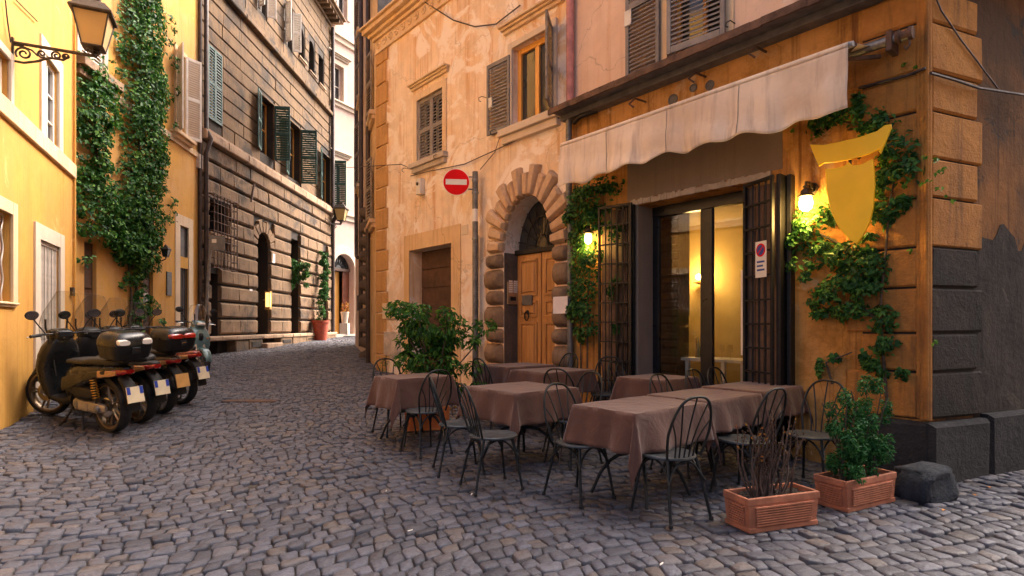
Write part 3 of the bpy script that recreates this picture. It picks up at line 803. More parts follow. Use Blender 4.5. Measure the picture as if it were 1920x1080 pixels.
# ------------------------------------------------------------------ house with the arched door
house = tag(empty('arched_door_house', fA.M), 'peeling peach house with bossed stone arch, panelled door and garage opening', 'building')
gar = fA.rect(768, 847, (808, 463), (808, 740)); gar = (gar[0], gar[1], fA.g(gar[0]) - .03, gar[3])
sw = fA.rect(783, 831, (783, 190), (783, 306))
bw = fA.rect(962, 1037, (962, 92), (962, 238))
au0, au1 = fA.u(1040), fA.u(945)
azs, azt = fA.z(945, 474), fA.z(997, 366)
arch = (au0, au1, fA.g((au0 + au1) / 2) - .03, azt, azt - azs)
TOP_A = fA.z(760, 35)
mb = MB(); wall_plate(mb, 0, fA.L, -.4, TOP_A + .3, [gar, sw, bw, arch], depth=.34, nseg=20); mb.build('front_wall', 'house_plaster', house)
mb = MB(); shell(mb, [(0, -.01), (0, -6), (fA.L + 2, -6), (fA.L, -.01)], -.4, TOP_A + .5); mb.build('roof_and_back', 'lead_grey', house)
# eaves: frieze with rosettes, stepped cornice
for a, b, c in ((TOP_A - .34, TOP_A - .28, .05), (TOP_A - .28, TOP_A - .04, .035), (TOP_A - .04, TOP_A + .04, .09), (TOP_A + .04, TOP_A + .12, .16), (TOP_A + .12, TOP_A + .22, .26), (TOP_A + .22, TOP_A + .27, .32)):
    MB().box(0, fA.L + c + .02, -.02, c, a + .001, b - .001).build('cornice', 'trim_cream', house, bevel=.008)
ros = meshmat(MB().lathe([(.085, 0), (.085, .02), (.06, .026), (.05, .012), (.03, .012), (.022, .04), (.001, .045)], (0, 0, 0), 14, 'y'), 'rosette', 'trim_cream', 40)
for i in range(int(fA.L / .27)): inst('rosette', ros, house, (fA.L - .12 - i * .27, .034, TOP_A - .16))
# quoins at the far end
zz = -.2; i = 0
while zz < TOP_A - .38:
    hq = .47; wq = .50 if i % 2 == 0 else .42
    MB().block(fA.L - wq, fA.L + .03, -.02, .035, zz + .012, min(zz + hq - .012, TOP_A - .35), .018, .003).build('quoin_block', 'quoin_house', house); zz += hq; i += 1
# garage
MB().box(gar[0] - .02, gar[1] + .02, -.36, -.31, gar[2], gar[3] + .02).build('garage_door', 'dark_wood', house)
for i in range(7):
    z_ = gar[2] + (gar[3] - gar[2]) * i / 7
    MB().box(gar[0] + .01, gar[1] - .01, -.312, -.292, z_ + .008, z_ + (gar[3] - gar[2]) / 7 - .008).build('door_plank', 'dark_wood', house, bevel=.004, seg=1)
mb = MB(); mb.box(gar[0] - .30, gar[0], -.01, .02, -.3, gar[3] + .33); mb.box(gar[1], gar[1] + .20, -.01, .02, -.3, gar[3] + .33); mb.box(gar[0], gar[1], -.01, .019, gar[3], gar[3] + .33)
mb.build('garage_surround', 'cream_plaster', house, bevel=.006)
# small window, closed shutters
window(house, sw, .22, 'white_paint', 2, 1)
half = (sw[1] - sw[0]) / 2; hs = sw[3] - sw[2]
for k in range(2): shutter(house, sw[0] + half * k + .004, -.06, sw[2] + .01, half - .008, hs - .02, 0, 'grey_shutter', (.5,), .058, .05)
surround(house, sw, .13, .03); hood(house, sw[0] - .16, sw[1] + .16, fA.z(783, 168)); sill(house, sw[0] - .17, sw[1] + .17, sw[2] - .01, .12, .2)
for px_, py_ in ((828, 292), (768, 317)): hook(house, fA.u(px_), fA.z(px_, py_), .02, 1.3)
# big window: one shutter flat on the wall, one standing open
window(house, bw, .16, 'frame_wood', 2, 1, .09, fw=.09)
MB().box(bw[0] + .1, bw[1] - .1, -.30, -.28, bw[2], bw[3]).build('curtain', 'brown_curtain', house)
lw = fA.u(918, .03) - fA.u(959, .03)
shutter(house, bw[1] + .03, .03, bw[2] - .02, lw, (bw[3] - bw[2]) * .94, R(2), 'grey_shutter_dark', (), .058)
shutter(house, bw[0] + .01, .04, bw[2] - .02, lw * .9, (bw[3] - bw[2]) * 1.0, R(126), 'old_wood_edge', (.5,), .058)
MB().box(bw[1] + lw * .80 , bw[1] + lw * .95, .066, .085, bw[2] + .45, bw[2] + .62).build('shutter_latch', 'box_white', house)
surround(house, bw, .10, .04, 'trim_pale'); hood(house, bw[0] - .22, bw[1] + .18, fA.z(945, 70), k=1.1)
sill(house, bw[0] - .2, bw[1] + .24, bw[2] - .03, .15, .24, 'trim_pale')
hook(house, fA.u(936), fA.z(936, 246), .02, 1.3); hook(house, fA.u(914), fA.z(914, 184), .02, 1.3)
# arch: radiating stones, alternating lengths
uc, aw, rise = (au0 + au1) / 2, (au1 - au0) / 2, azt - azs
nv = 15
for i in range(nv):
    t0, t1 = math.pi * i / nv + .012, math.pi * (i + 1) / nv - .012
    ln = .50 if i % 2 == 0 else .38
    if i in (0, nv - 1): ln = .34
    pr = .13 if i % 2 == 0 else .10
    ptsi = [(uc + aw * math.cos(t), azs + rise * math.sin(t)) for t in (t0, t1)]
    ptso = [(uc + (aw + ln) * math.cos(t), azs + (rise + ln) * math.sin(t)) for t in (t0, t1)]
    tm = (t0 + t1) / 2; sh = .8
    ins = lambda p, c, k: (c[0] + (p[0] - c[0]) * k, c[1] + (p[1] - c[1]) * k)
    cc = ((ptsi[0][0] + ptso[1][0]) / 2, (ptsi[0][1] + ptso[1][1]) / 2)
    base = [ptsi[0], ptso[0], ptso[1], ptsi[1]]
    top = []
    for (p0, p1, q0, q1) in ((ptsi[0], ptso[0], ptsi[1], ptso[1]),):
        a_ = (p0[0] * .80 + q0[0] * .20 + (p1[0] - p0[0]) * .06, p0[1] * .80 + q0[1] * .20 + (p1[1] - p0[1]) * .06)
        b_ = (q0[0] * .80 + p0[0] * .20 + (q1[0] - q0[0]) * .06, q0[1] * .80 + p0[1] * .20 + (q1[1] - q0[1]) * .06)
        c_ = (q1[0] * .80 + p1[0] * .20 - (q1[0] - q0[0]) * .05, q1[1] * .80 + p1[1] * .20 - (q1[1] - q0[1]) * .05)
        d_ = (p1[0] * .80 + q1[0] * .20 - (p1[0] - p0[0]) * .05, p1[1] * .80 + q1[1] * .20 - (p1[1] - p0[1]) * .05)
        top = [a_, d_, c_, b_]
    V = [(p[0], -.02, p[1]) for p in base] + [(p[0], pr * .45, p[1]) for p in base] + [(p[0], pr, p[1]) for p in top]
    F = [(8, 9, 10, 11)]
    for k in range(4): m = (k + 1) % 4; F += [(k, m, m + 4, k + 4), (k + 4, m + 4, m + 8, k + 8)]
    MB().add(V, F).build('voussoir', 'voussoir_stone', house, bevel=.012, seg=2)
# jambs of bulging stones
jg = arch[2]
for side, (a, b) in enumerate(((fA.u(1075), au0), (au1, fA.u(913)))):
    z_ = azs - .01; i = 0
    while z_ > jg - .1:
        hh = (.26, .36, .27, .38)[i % 4]; e = .0 if i % 2 else .05
        m_ = 'jamb_stone' if (side or i < 2) else 'jamb_stone_dark'
        if not side and i > 1: m_ = 'jamb_stone'
        MB().pillow(a + (e if side == 0 else 0), b - (e if side == 1 else 0), -.01, .15, z_ - hh + .012, z_ - .004, 7).build('jamb_block', m_, house, smooth=60)
        z_ -= hh; i += 1
# plain stone lining inside the reveal and the door itself
MB().box(au1 - .006, au1 + .006, -.335, -.002, jg, azs).build('jamb_lining', 'jamb_stone_dark', house)
ydoor = -.31; dtop = azs + .02
mid = uc - .02
door_o = MB().box(au0 - .02, au1 + .02, ydoor - .05, ydoor, jg, dtop).build('door', 'door_wood', house)
for a, b in ((au0 + .01, mid - .012), (mid + .012, au1 - .03)):
    leaf = MB().box(a, b, ydoor, ydoor + .03, jg + .02, dtop - .05).build('door_leaf', 'door_wood', house, bevel=.005)
    rows = ((.10, .30), (.36, 1.12), (1.20, 1.62), (1.72, dtop - jg - .12))
    rows = ((.10, .34), (.42, 1.30), (1.38, 1.66), (1.74, dtop - jg - .14))
    for lo, hi in rows:
        if hi - lo < .12: continue
        w_ = b - a
        mbp = MB()
        for (x0, x1, z0, z1) in ((a + w_ * .14, b - w_ * .14, jg + lo, jg + lo + .035), (a + w_ * .14, b - w_ * .14, jg + hi - .035, jg + hi), (a + w_ * .14, a + w_ * .14 + .035, jg + lo + .035, jg + hi - .035), (b - w_ * .14 - .035, b - w_ * .14, jg + lo + .035, jg + hi - .035)):
            mbp.box(x0, x1, ydoor + .028, ydoor + .052, z0, z1)
        mbp.build('panel_moulding', 'door_wood', leaf, bevel=.006)
        MB().block(a + w_ * .14 + .06, b - w_ * .14 - .06, ydoor + .025, ydoor + .05, jg + lo + .06, jg + hi - .06, .018).build('door_panel', 'door_wood', leaf)
MB().box(au0, au1, ydoor - .03, ydoor + .075, dtop - .045, dtop + .035).build('transom', 'iron', house, bevel=.006)
pts = arch_pts(uc, azs, aw + .02, rise + .02, 20)
MB().prism([(p[0], max(p[1], dtop + .03)) for p in pts], ydoor - .05, ydoor - .035).build('fanlight', 'window_glass', house)
for k in range(9):
    an = math.pi * (k + .5) / 9
    a_, b_ = .25, .98
    MB().tube([(uc + aw * a_ * math.cos(an), ydoor, dtop + .03 + (rise) * a_ * math.sin(an)), (uc + aw * b_ * math.cos(an + .05), ydoor, dtop + (rise - .03) * b_ * math.sin(an + .05))], .010, 6).build('fanlight_bar', 'iron', house, smooth=50)
for rr in (.25, .62): MB().tube([(uc + aw * rr * math.cos(math.pi * i / 16), ydoor + .004, dtop + .03 + rise * rr * math.sin(math.pi * i / 16)) for i in range(17)], .010, 6).build('fanlight_bar', 'iron', house, smooth=50)
lu0 = mid + (au1 - mid) * .5
MB().box(lu0 - .12, lu0 + .12, ydoor + .04, ydoor + .075, fA.z(1000, 572, -.25), fA.z(1000, 553, -.25)).build('letter_plate', 'lead_grey', house, bevel=.006)
kz = fA.z(999, 590, -.25)
MB().lathe([(.001, .02), (.025, .02), (.03, 0)], (lu0, ydoor + .05, kz + .05), 12, 'y').build('knocker', 'iron', house, smooth=40)
MB().tube([(lu0 + .05 * math.sin(a), ydoor + .075, kz - .02 - .075 * math.cos(a)) for a in np.linspace(0, 2 * math.pi, 21)[:-1]], .012, 8, closed=True).build('knocker_ring', 'iron', house, smooth=50)
# intercom on the reveal, notice on the right jamb
iz0, iz1 = fA.z(962, 570, -.1), fA.z(962, 528, -.1)
ic = MB().box(au1 - .03, au1 - .006, -.30, -.06, iz0, iz1).build('intercom', 'intercom_steel', house, bevel=.004)
for r_ in range(6):
    for c_ in range(2): MB().box(au1 - .036, au1 - .029, -.275 + c_ * .11, -.195 + c_ * .11, iz0 + .20 + r_ * .036, iz0 + .224 + r_ * .036).build('name_tag', 'sign_white', ic)
MB().box(au1 - .036, au1 - .029, -.24, -.12, iz0 + .06, iz0 + .13).build('speaker_slot', 'plaque_dark', ic)
na, nb = fA.u(1064, .16), fA.u(1037, .16)
MB().box(na, nb, .155, .160, fA.z(1050, 588, .16), fA.z(1050, 556, .16)).build('paper_notice', 'paper', house)
# small wall fittings
u_, z_ = fA.uz(793, 351); MB().box(u_ - .08, u_ + .09, 0, .12, z_ - .16, z_ + .16).build('junction_box', 'box_white', house, bevel=.015)
MB().lathe([(.035, .0), (.035, .02), (.001, .02)], (u_ + .01, .118, z_ + .05), 12, 'y').build('junction_dial', 'plaque_dark', house)
r_ = fA.rect(723, 752, (737, 622), (737, 667)); MB().box(r_[0], r_[1], 0, .05, r_[2], r_[3]).build('meter_cabinet', 'cabinet_pale', house, bevel=.006)
MB().box(r_[0] + .05, r_[1] - .05, .05, .06, r_[2] + .06, r_[3] - .06).build('cabinet_door', 'cabinet_pale', house, bevel=.004)
r_ = fA.rect(720, 745, (735, 568), (735, 598)); MB().box(r_[0], r_[1], 0, .045, r_[2], r_[3]).build('cabinet_cover', 'trim_cream', house, bevel=.01)
r_ = fA.rect(866, 878, (872, 422), (872, 440)); MB().box(r_[0], r_[1], 0, .012, r_[2], r_[3]).build('wall_plate', 'trim_pale', house)
pp = fA.u(900)
MB().tube([(pp, .06, 3.0), (pp, .06, .3)], .022, 8).build('conduit', 'pipe_grey', house, smooth=50)
# cables strung across the front
def cable(pts, r=.009): MB().tube(pts, r, 5).build('wall_cable', 'pipe_brown', house, smooth=50)
def cpx(*ps): return [(fA.u(x, .05), .05, fA.z(x, y, .05)) for x, y in ps]
cable(cpx((1048, 221), (990, 252), (930, 281), (870, 308), (800, 322), (770, 330)))
cable(cpx((790, 0), (850, 38), (890, 50), (930, 45), (975, 10)), .012)
cable(cpx((940, 248), (928, 285), (900, 318)), .007)
cable([(fA.u(765, .05), .05, fA.z(765, 314, .05)), (fA.u(748, .3), .25, fA.z(748, 307, .3)), (fA.L + .3, .2, fA.z(700, 304, .2)), (fA.L + 1.6, .0, fA.z(672, 304, 0))], .008)

# ------------------------------------------------------------------ slices of the houses beyond, on the same side
sl = tag(empty('narrow_house', fB.M), 'narrow slice of orange house past the quoined corner', 'building')
mb = MB(); wall_plate(mb, .02, fB.L, -.4, 11, []); mb.build('front_wall', 'cream_plaster', sl)
mb = MB(); shell(mb, [(.02, -.01), (.3, -3), (fB.L, -3), (fB.L, -.01)], -.4, 11); mb.build('roof_and_back', 'lead_grey', sl)
MB().tube([(fB.L * .55, .09, 11), (fB.L * .55, .09, .35)], .06, 10).build('downpipe', 'pipe_brown', sl, smooth=50)
for z0_ in (4.0, 6.6):
    shutter(sl, fB.L * .30, .05, z0_, .5, 1.5, R(10), 'old_wood_edge', (.5,), .07)
    sill(sl, fB.L * .2, fB.L * .75, z0_ - .05, .14, .2, 'trim_cream')
fb = tag(empty('bossed_house', fC.M), 'pale far house with bossed corner stones and brown downpipes', 'building')
mb = MB(); wall_plate(mb, 0, fC.L, -.4, 14, []); mb.build('front_wall', 'upper_plaster', fb)
mb = MB(); shell(mb, [(0, -.01), (.6, -3.5), (fC.L + 3, -3.5), (fC.L, -.01)], -.4, 14); mb.build('roof_and_back', 'lead_grey', fb)
zz = .35; i = 0
while zz < 4.7:
    MB().pillow(-.03, .5 if i % 2 else .4, -.01, .20, zz, zz + .36, 6).build('corner_boss', 'jamb_stone_dark', fb, smooth=60); zz += .40; i += 1
MB().tube([(.75, .10, 14), (.75, .10, 4.6), (.65, .12, 4.3), (.65, .12, .8)], .06, 10).build('downpipe', 'pipe_brown', fb, smooth=50)
MB().tube([(2.9, .12, 14), (2.9, .12, 4.1), (2.5, .14, 3.6), (2.0, .12, 3.5)], .06, 10).build('downpipe', 'pipe_brown', fb, smooth=50)
for z0_, u0_ in ((5.8, 1.9), (10.6, 1.9), (8.3, 1.2)):
    shutter(fb, u0_, .06, z0_, .7, 1.9, R(9), 'grey_shutter_dark', (.5,), .07)
    sill(fb, u0_ - .1, u0_ + 1.1, z0_ - .05, .16, .2, 'trim_cream')
MB().box(3.4, 3.9, 0, .04, 1.9, 2.4).build('wall_plaque', 'lead_grey', fb)
# ------------------------------------------------------------------ dark rusticated palazzo
pal = tag(empty('stone_palazzo', fD.M), 'dark brown palazzo of banded stone courses with green shutters and arched doorway', 'building')
LZ0, LZ1 = fD.z(372, 258), fD.z(372, 240)
UZ0 = fD.z(433, 8)
TOPD = UZ0 + 4.6
bar = fD.rect(386, 424, (405, 378), (405, 440))
dk = fD.rect(389, 408, (398, 512), (398, 660)); dk = (dk[0], dk[1], .4, dk[3])
ar = fD.rect(478, 502, (490, 436), (490, 640)); ar = (ar[0], ar[1], .5, ar[3], (ar[1] - ar[0]) / 2)
ni = fD.rect(541, 559, (550, 448), (550, 632)); ni = (ni[0], ni[1], .6, ni[3])
ni2 = fD.rect(601, 611, (606, 470), (606, 632)); ni2 = (ni2[0], ni2[1], .6, ni2[3])
w_up = [fD.rect(388, 414, (400, 92), (400, 228)), fD.rect(487, 512, (500, 187), (500, 292)), fD.rect(539, 562, (550, 232), (550, 336)), fD.rect(602, 620, (611, 292), (611, 380))]
w_top = [fD.rect(483, 498, (490, -60), (490, 22)), fD.rect(533, 546, (540, 15), (540, 88)), fD.rect(559, 570, (565, 52), (565, 112)), fD.rect(579, 589, (584, 78), (584, 138)), fD.rect(597, 606, (601, 105), (601, 160))]
for k in (2, 3): w_top[k] = (*w_top[k], (w_top[k][1] - w_top[k][0]) / 2)
holes = [bar, dk, ar, ni, ni2] + w_up + w_top
mb = MB(); wall_plate(mb, 0, fD.L, -.4, TOPD, holes, depth=.45, nseg=12); mb.build('core_wall', 'palazzo_joint', pal)
mb = MB(); shell(mb, [(0, -.01), (-2, -8), (fD.L, -8), (fD.L, -.01)], -.4, TOPD + .1); mb.build('roof_and_back', 'lead_grey', pal)
def courses(z0, z1, n, blk, proud, cham, gap, mat, holes, vgap=None, pad=0.0, jit=.004, seed=1):
    rnd = random.Random(seed); h = (z1 - z0) / n
    for i in range(n):
        a, b = z0 + i * h, z0 + (i + 1) * h
        cuts = sorted((hh[0] - pad, hh[1] + pad) for hh in holes if hh[2] < b - .02 and hh[3] > a + .02)
        segs = []; x = 0.0
        for c0, c1 in cuts:
            if c0 > x: segs.append((x, c0))
            x = max(x, c1)
        if x < fD.L: segs.append((x, fD.L))
        for s0, s1 in segs:
            if s1 - s0 < .06: continue
            m = max(1, round((s1 - s0) / (blk * rnd.uniform(.85, 1.15)))); xs = [s0 + (s1 - s0) * k / m + (rnd.uniform(-.12, .12) if 0 < k < m else 0) for k in range(m + 1)]
            for k in range(m):
                random.seed(seed * 1000 + i * 50 + k)
                vg = gap * .5 if vgap is None else vgap
                MB().block(xs[k] + vg, xs[k+1] - vg, -.02, proud + rnd.uniform(-.012, .012), a + gap * .5, b - gap * .5, cham, jit, .012 if cham > .03 else .006).build('stone_block', mat, pal)
PL = fD.z(372, 630)
vr = .46
archpad = (ar[0] - .02, ar[1] + .02, ar[2], ar[3] - ar[4])
archtop = (ar[0] - vr * .75, ar[1] + vr * .75, ar[3] - ar[4], ar[3] + .30)
courses(PL, LZ0 - .02, 11, 1.0, .115, .050, .066, 'palazzo_stone', [bar, dk, archpad, archtop, ni, ni2], .003, .0, .012, 3)
courses(LZ1 + .12, UZ0 - .1, 10, 1.15, .035, .018, .030, 'palazzo_stone_light', w_up, .001, .06, .003, 5)
courses(UZ0 + .35, TOPD - .3, 9, 1.5, .030, .016, .026, 'palazzo_stone_light', [w[:4] for w in w_top], .001, .06, .003, 8)
# arch stones of the doorway
uc_, zs_, aw_ = (ar[0] + ar[1]) / 2, ar[3] - ar[4], (ar[1] - ar[0]) / 2
for i in range(9):
    t0, t1 = math.pi * i / 9 + .02, math.pi * (i + 1) / 9 - .02; ln = vr * (1.0 if i % 2 else .8)
    poly = [(uc_ + aw_ * math.cos(t0), zs_ + aw_ * math.sin(t0)), (uc_ + (aw_ + ln) * math.cos(t0), zs_ + (aw_ + ln) * math.sin(t0)), (uc_ + (aw_ + ln) * math.cos(t1), zs_ + (aw_ + ln) * math.sin(t1)), (uc_ + aw_ * math.cos(t1), zs_ + aw_ * math.sin(t1))]
    MB().prism(poly, -.02, .11).build('voussoir', 'palazzo_stone', pal, bevel=.02, seg=1)
# plinth: bench stones with vents between
u = 0.0; i = 0; random.seed(5)
while u < fD.L - .05:
    wd = random.uniform(.55, 1.1); b = min(u + wd, fD.L)
    if not (b > ar[0] and u < ar[1]) and not (b > dk[0] and u < dk[1]):
        MB().block(u + .01, b - .01, -.02, .30 + random.uniform(-.02, .02), -.2, PL - .16, .03, .01).build('plinth_block', 'palazzo_stone', pal)
        if i % 3 == 1: MB().box(u + .15, b - .15, .26, .325, max(fD.g(u) + .05, .4), PL - .24).build('cellar_vent', 'palazzo_joint', pal)
    MB().block(u + .005, b - .005, -.02, .34, PL - .155, PL - .02, .025, .008).build('plinth_cap', 'ledge_stone', pal); u = b; i += 1
# ledges
n_ = 9
for k in range(n_):
    a, b = fD.L * k / n_, fD.L * (k + 1) / n_
    MB().block(a + .004, b - .004, -.02, .24, LZ0, LZ1, .03, .008).build('ledge_stone', 'ledge_stone', pal)
    MB().box(a, b, -.02, .12, LZ1, LZ1 + .10).build('ledge_fillet', 'ledge_stone', pal)
    MB().block(a + .004, b - .004, -.02, .20, UZ0 - .08, UZ0 + .10, .03, .008).build('ledge_stone', 'palazzo_stone_light', pal)
    MB().box(a, b, -.02, .08, UZ0 + .10, UZ0 + .33).build('ledge_fillet', 'palazzo_stone_light', pal)
# eaves with brackets
for c, a, b in ((.10, TOPD - .30, TOPD - .16), (.55, TOPD - .02, TOPD + .10), (.68, TOPD + .10, TOPD + .2)): MB().box(-.3, fD.L, -.02, c, a, b).build('cornice', 'palazzo_stone', pal, bevel=.02)
brk = meshmat(MB().prism([(0, 0), (.14, 0), (.14, .5), (0, .5)], 0, .01).prism([(0, 0), (.14, 0), (.14, .14), (0, .14)], 0, .5), 'eaves_bracket', 'palazzo_stone')
for k in range(26): inst('eaves_bracket', brk, pal, (.1 + k * .44, .0, TOPD - .17))
# upper windows with green shutters
shutter(pal, w_up[0][0], .02, w_up[0][2], (w_up[0][1] - w_up[0][0]) / 2 - .005, w_up[0][3] - w_up[0][2], 0, 'green_shutter', (.5,), .085)
shutter(pal, (w_up[0][0] + w_up[0][1]) / 2, .02, w_up[0][2], (w_up[0][1] - w_up[0][0]) / 2, w_up[0][3] - w_up[0][2], 0, 'green_shutter', (.5,), .085)
for w in w_up:
    window(pal, w, .3, 'frame_wood', 2, 2)
    surround(pal, w, .05, .045, 'palazzo_stone_light')
for w in w_up[1:]:
    hw = (w[1] - w[0]) * .5
    shutter(pal, w[0] - .02, .05, w[2], hw, w[3] - w[2], R(99), 'green_shutter', (.5,), .085)      # far leaf, standing open
    shutter(pal, w[1] + .02, .05, w[2], hw, w[3] - w[2], R(14), 'green_shutter', (.5,), .085)       # near leaf
for w in w_top[:2]:
    window(pal, w, .2, 'white_paint', 2, 2); shutter(pal, w[0] - .02, .04, w[2], (w[1] - w[0]) * .5, w[3] - w[2], R(110), 'white_shutter', (.5,), .09); shutter(pal, w[1] + .02, .04, w[2], (w[1] - w[0]) * .5, w[3] - w[2], R(60), 'white_shutter', (.5,), .09)
for w in w_top[2:]:
    closing_wall(pal, w, .28, 'palazzo_stone_light', 'niche_back'); sill(pal, w[0] - .1, w[1] + .1, w[2], .12, .12, 'ledge_stone')
    pts = [(w[0], w[2]), (w[0], w[3] - (w[4] if len(w) > 4 else 0))]
# barred window, side door, doorway, niches
window(pal, bar, .35, 'dark_wood', 1, 1)
bz0 = fD.z(405, 505)
cage = MB().box(bar[0] - .12, bar[1] + .12, .10, .14, bar[3] + .02, bar[3] + .07).build('window_cage', 'rusty_iron', pal)
for k in range(8):
    x = bar[0] - .1 + (bar[1] - bar[0] + .2) * k / 7; MB().tube([(x, .30, bz0), (x, .30, bar[3] + .1)], .014, 6).build('bar', 'rusty_iron', cage, smooth=50)
for k in range(9):
    z_ = bz0 + (bar[3] + .1 - bz0) * k / 8; MB().tube([(bar[0] - .12, 0, z_), (bar[0] - .12, .30, z_), (bar[1] + .12, .30, z_), (bar[1] + .12, 0, z_)], .012, 6).build('bar', 'rusty_iron', cage, smooth=30)
sill(pal, bar[0] - .1, bar[1] + .1, bar[2], .2, .14, 'ledge_stone')
closing_wall(pal, dk, .4, 'dark_wood', 'side_door'); closing_wall(pal, ar, .44, 'dark_wood', 'entrance_door')
for k in range(4): MB().box(ar[0] + .08 + (k % 2) * (aw_ - .02), ar[0] + aw_ - .06 + (k % 2) * (aw_ - .02), -.44, -.41, .9 + (k // 2) * 1.3, 2.0 + (k // 2) * 1.3).build('door_panel', 'dark_wood', pal, bevel=.01)
closing_wall(pal, ni, .3, 'palazzo_stone', 'niche_back'); closing_wall(pal, ni2, .3, 'palazzo_joint', 'niche_back')
MB().block(ar[0] - .15, ar[1] + .15, -.02, .5, -.2, fD.g(uc_) + .14, .03).build('doorstep', 'ledge_stone', pal)
u_, z_ = fD.uz(471, 552, .12); MB().box(u_ - .10, u_ + .10, .105, .115, z_ - .22, z_ + .18).build('paper_notice', 'paper', pal)
u_, z_ = fD.uz(513, 483, .12); MB().box(u_ - .12, u_ + .12, .105, .125, z_ - .2, z_ + .2).build('house_number_plate', 'sign_white', pal)
u_, z_ = fD.uz(377, 300, .1); MB().box(u_ - .1, u_ + .1, .0, .12, z_ - .25, z_ + .15).build('junction_box', 'cabinet_pale', pal, bevel=.01)
MB().tube([(fD.L - .12, .16, TOPD), (fD.L - .12, .16, LZ1), (fD.L - .12, .30, LZ0), (fD.L - .12, .16, LZ0 - .4), (fD.L - .12, .16, 1.2)], .06, 10).build('downpipe', 'pipe_brown', pal, smooth=50)
MB().tube([(.15, .16, TOPD - .4), (.15, .16, LZ1 + .1), (.15, .32, LZ0), (.15, .16, LZ0 - .4), (.15, .16, .8)], .09, 10).build('downpipe', 'pipe_brown', pal, smooth=50)
MB().tube([fD.uz(477, 345, .12)[0:1] + (.12,) + fD.uz(477, 345, .12)[1:], fD.uz(470, 378, .12)[0:1] + (.14,) + fD.uz(470, 378, .12)[1:]], .03, 6).build('iron_tie', 'rusty_iron', pal)

# ------------------------------------------------------------------ pink house closing the street
pk = tag(empty('pink_house', fE.M), 'pale pink house closing the street, with arched fanlight over wooden door', 'building')
pd = fE.rect(625, 663, (645, 477), (645, 633)); pd = (pd[0], pd[1], .6, pd[3], (pd[1] - pd[0]) / 2)
pw = [fE.rect(626, 645, (635, 305), (635, 385)), fE.rect(622, 643, (632, 122), (632, 196)), fE.rect(625, 650, (637, -60), (637, 30))]
pw2 = [(w[0] - 3.3, w[1] - 3.3, w[2], w[3]) for w in pw]
mb = MB(); wall_plate(mb, -4, fE.L, -.4, 20, [pd] + pw + pw2, depth=.35, nseg=14); mb.build('front_wall', 'pink_plaster', pk)
mb = MB(); shell(mb, [(-4, -.01), (-4, -5), (fE.L, -5), (fE.L, -.01)], -.4, 20); mb.build('roof_and_back', 'lead_grey', pk)
for py_, h_ in ((395, .35), (185, .25), (58, .35)):
    z_ = fE.z(622, py_); MB().box(-4, fE.L, -.02, .10, z_ - h_, z_ - h_ * .3).build('string_course', 'trim_pale', pk, bevel=.01); MB().box(-4, fE.L, -.02, .2, z_ - h_ * .3, z_).build('string_course', 'trim_pale', pk, bevel=.01)
for w in pw + pw2:
    window(pk, w, .25, 'white_paint', 2, 2); surround(pk, w, .22, .06, 'trim_pale'); hood(pk, w[0] - .3, w[1] + .3, w[3] + .3, mat='trim_pale', k=1.8)
uc2, aw2, zs2 = (pd[0] + pd[1]) / 2, (pd[1] - pd[0]) / 2, pd[3] - pd[4]
ring = [(uc2 + (aw2 + .02) * math.cos(math.pi * i / 20), zs2 + (aw2 + .02) * math.sin(math.pi * i / 20)) for i in range(21)]
ringo = [(uc2 + (aw2 + .42) * math.cos(math.pi * i / 20), zs2 + (aw2 + .42) * math.sin(math.pi * i / 20)) for i in range(21)]
MB().prism(ring + ringo[::-1], -.02, .07).build('door_arch', 'trim_pale', pk)
for s in (0, 1):
    x0 = pd[0] - .42 if s == 0 else pd[1] + .02
    MB().box(x0, x0 + .40, -.02, .068, .4, zs2).build('door_jamb', 'trim_pale', pk, bevel=.01)
gE = fE.g(uc2)
MB().prism([(p[0], p[1]) for p in ring], -.36, -.34).build('fanlight', 'window_glass', pk)
for k in range(9):
    an = math.pi * (k + .5) / 9; MB().tube([(uc2 + .2 * math.cos(an), -.32, zs2 + .2 * math.sin(an)), (uc2 + aw2 * math.cos(an), -.32, zs2 + aw2 * math.sin(an))], .02, 6).build('fanlight_bar', 'iron', pk)
for rr in (.35, .7): MB().tube([(uc2 + aw2 * rr * math.cos(math.pi * i / 16), -.32, zs2 + aw2 * rr * math.sin(math.pi * i / 16)) for i in range(17)], .02, 6).build('fanlight_bar', 'iron', pk)
MB().box(pd[0], pd[1], -.36, -.22, zs2 - .12, zs2 + .02).build('transom', 'dark_wood', pk, bevel=.01)
split = fE.u(643, -.3)
MB().box(pd[0] - .02, split, -.36, -.31, .5, zs2 - .12).build('door_leaf', 'red_wood', pk)
for k in range(12): z_ = gE + .15 + k * (zs2 - gE - .35) / 12; MB().box(pd[0] + .1, split - .08, -.312, -.29, z_, z_ + (zs2 - gE - .35) / 12 - .03).build('door_plank', 'red_wood', pk)
MB().box(split, pd[1] + .02, -.60, -.56, .5, zs2 - .12).build('open_hall', 'frame_wood', pk)
MB().box(pd[0] - .3, pd[1] + .3, -.3, .35, .3, gE + .12).build('doorstep', 'travertine', pk, bevel=.01)
MB().box(uc2 - .3, uc2 + .4, .36, .8, gE - .02, gE + .025).build('doormat', 'plaque_dark', pk)

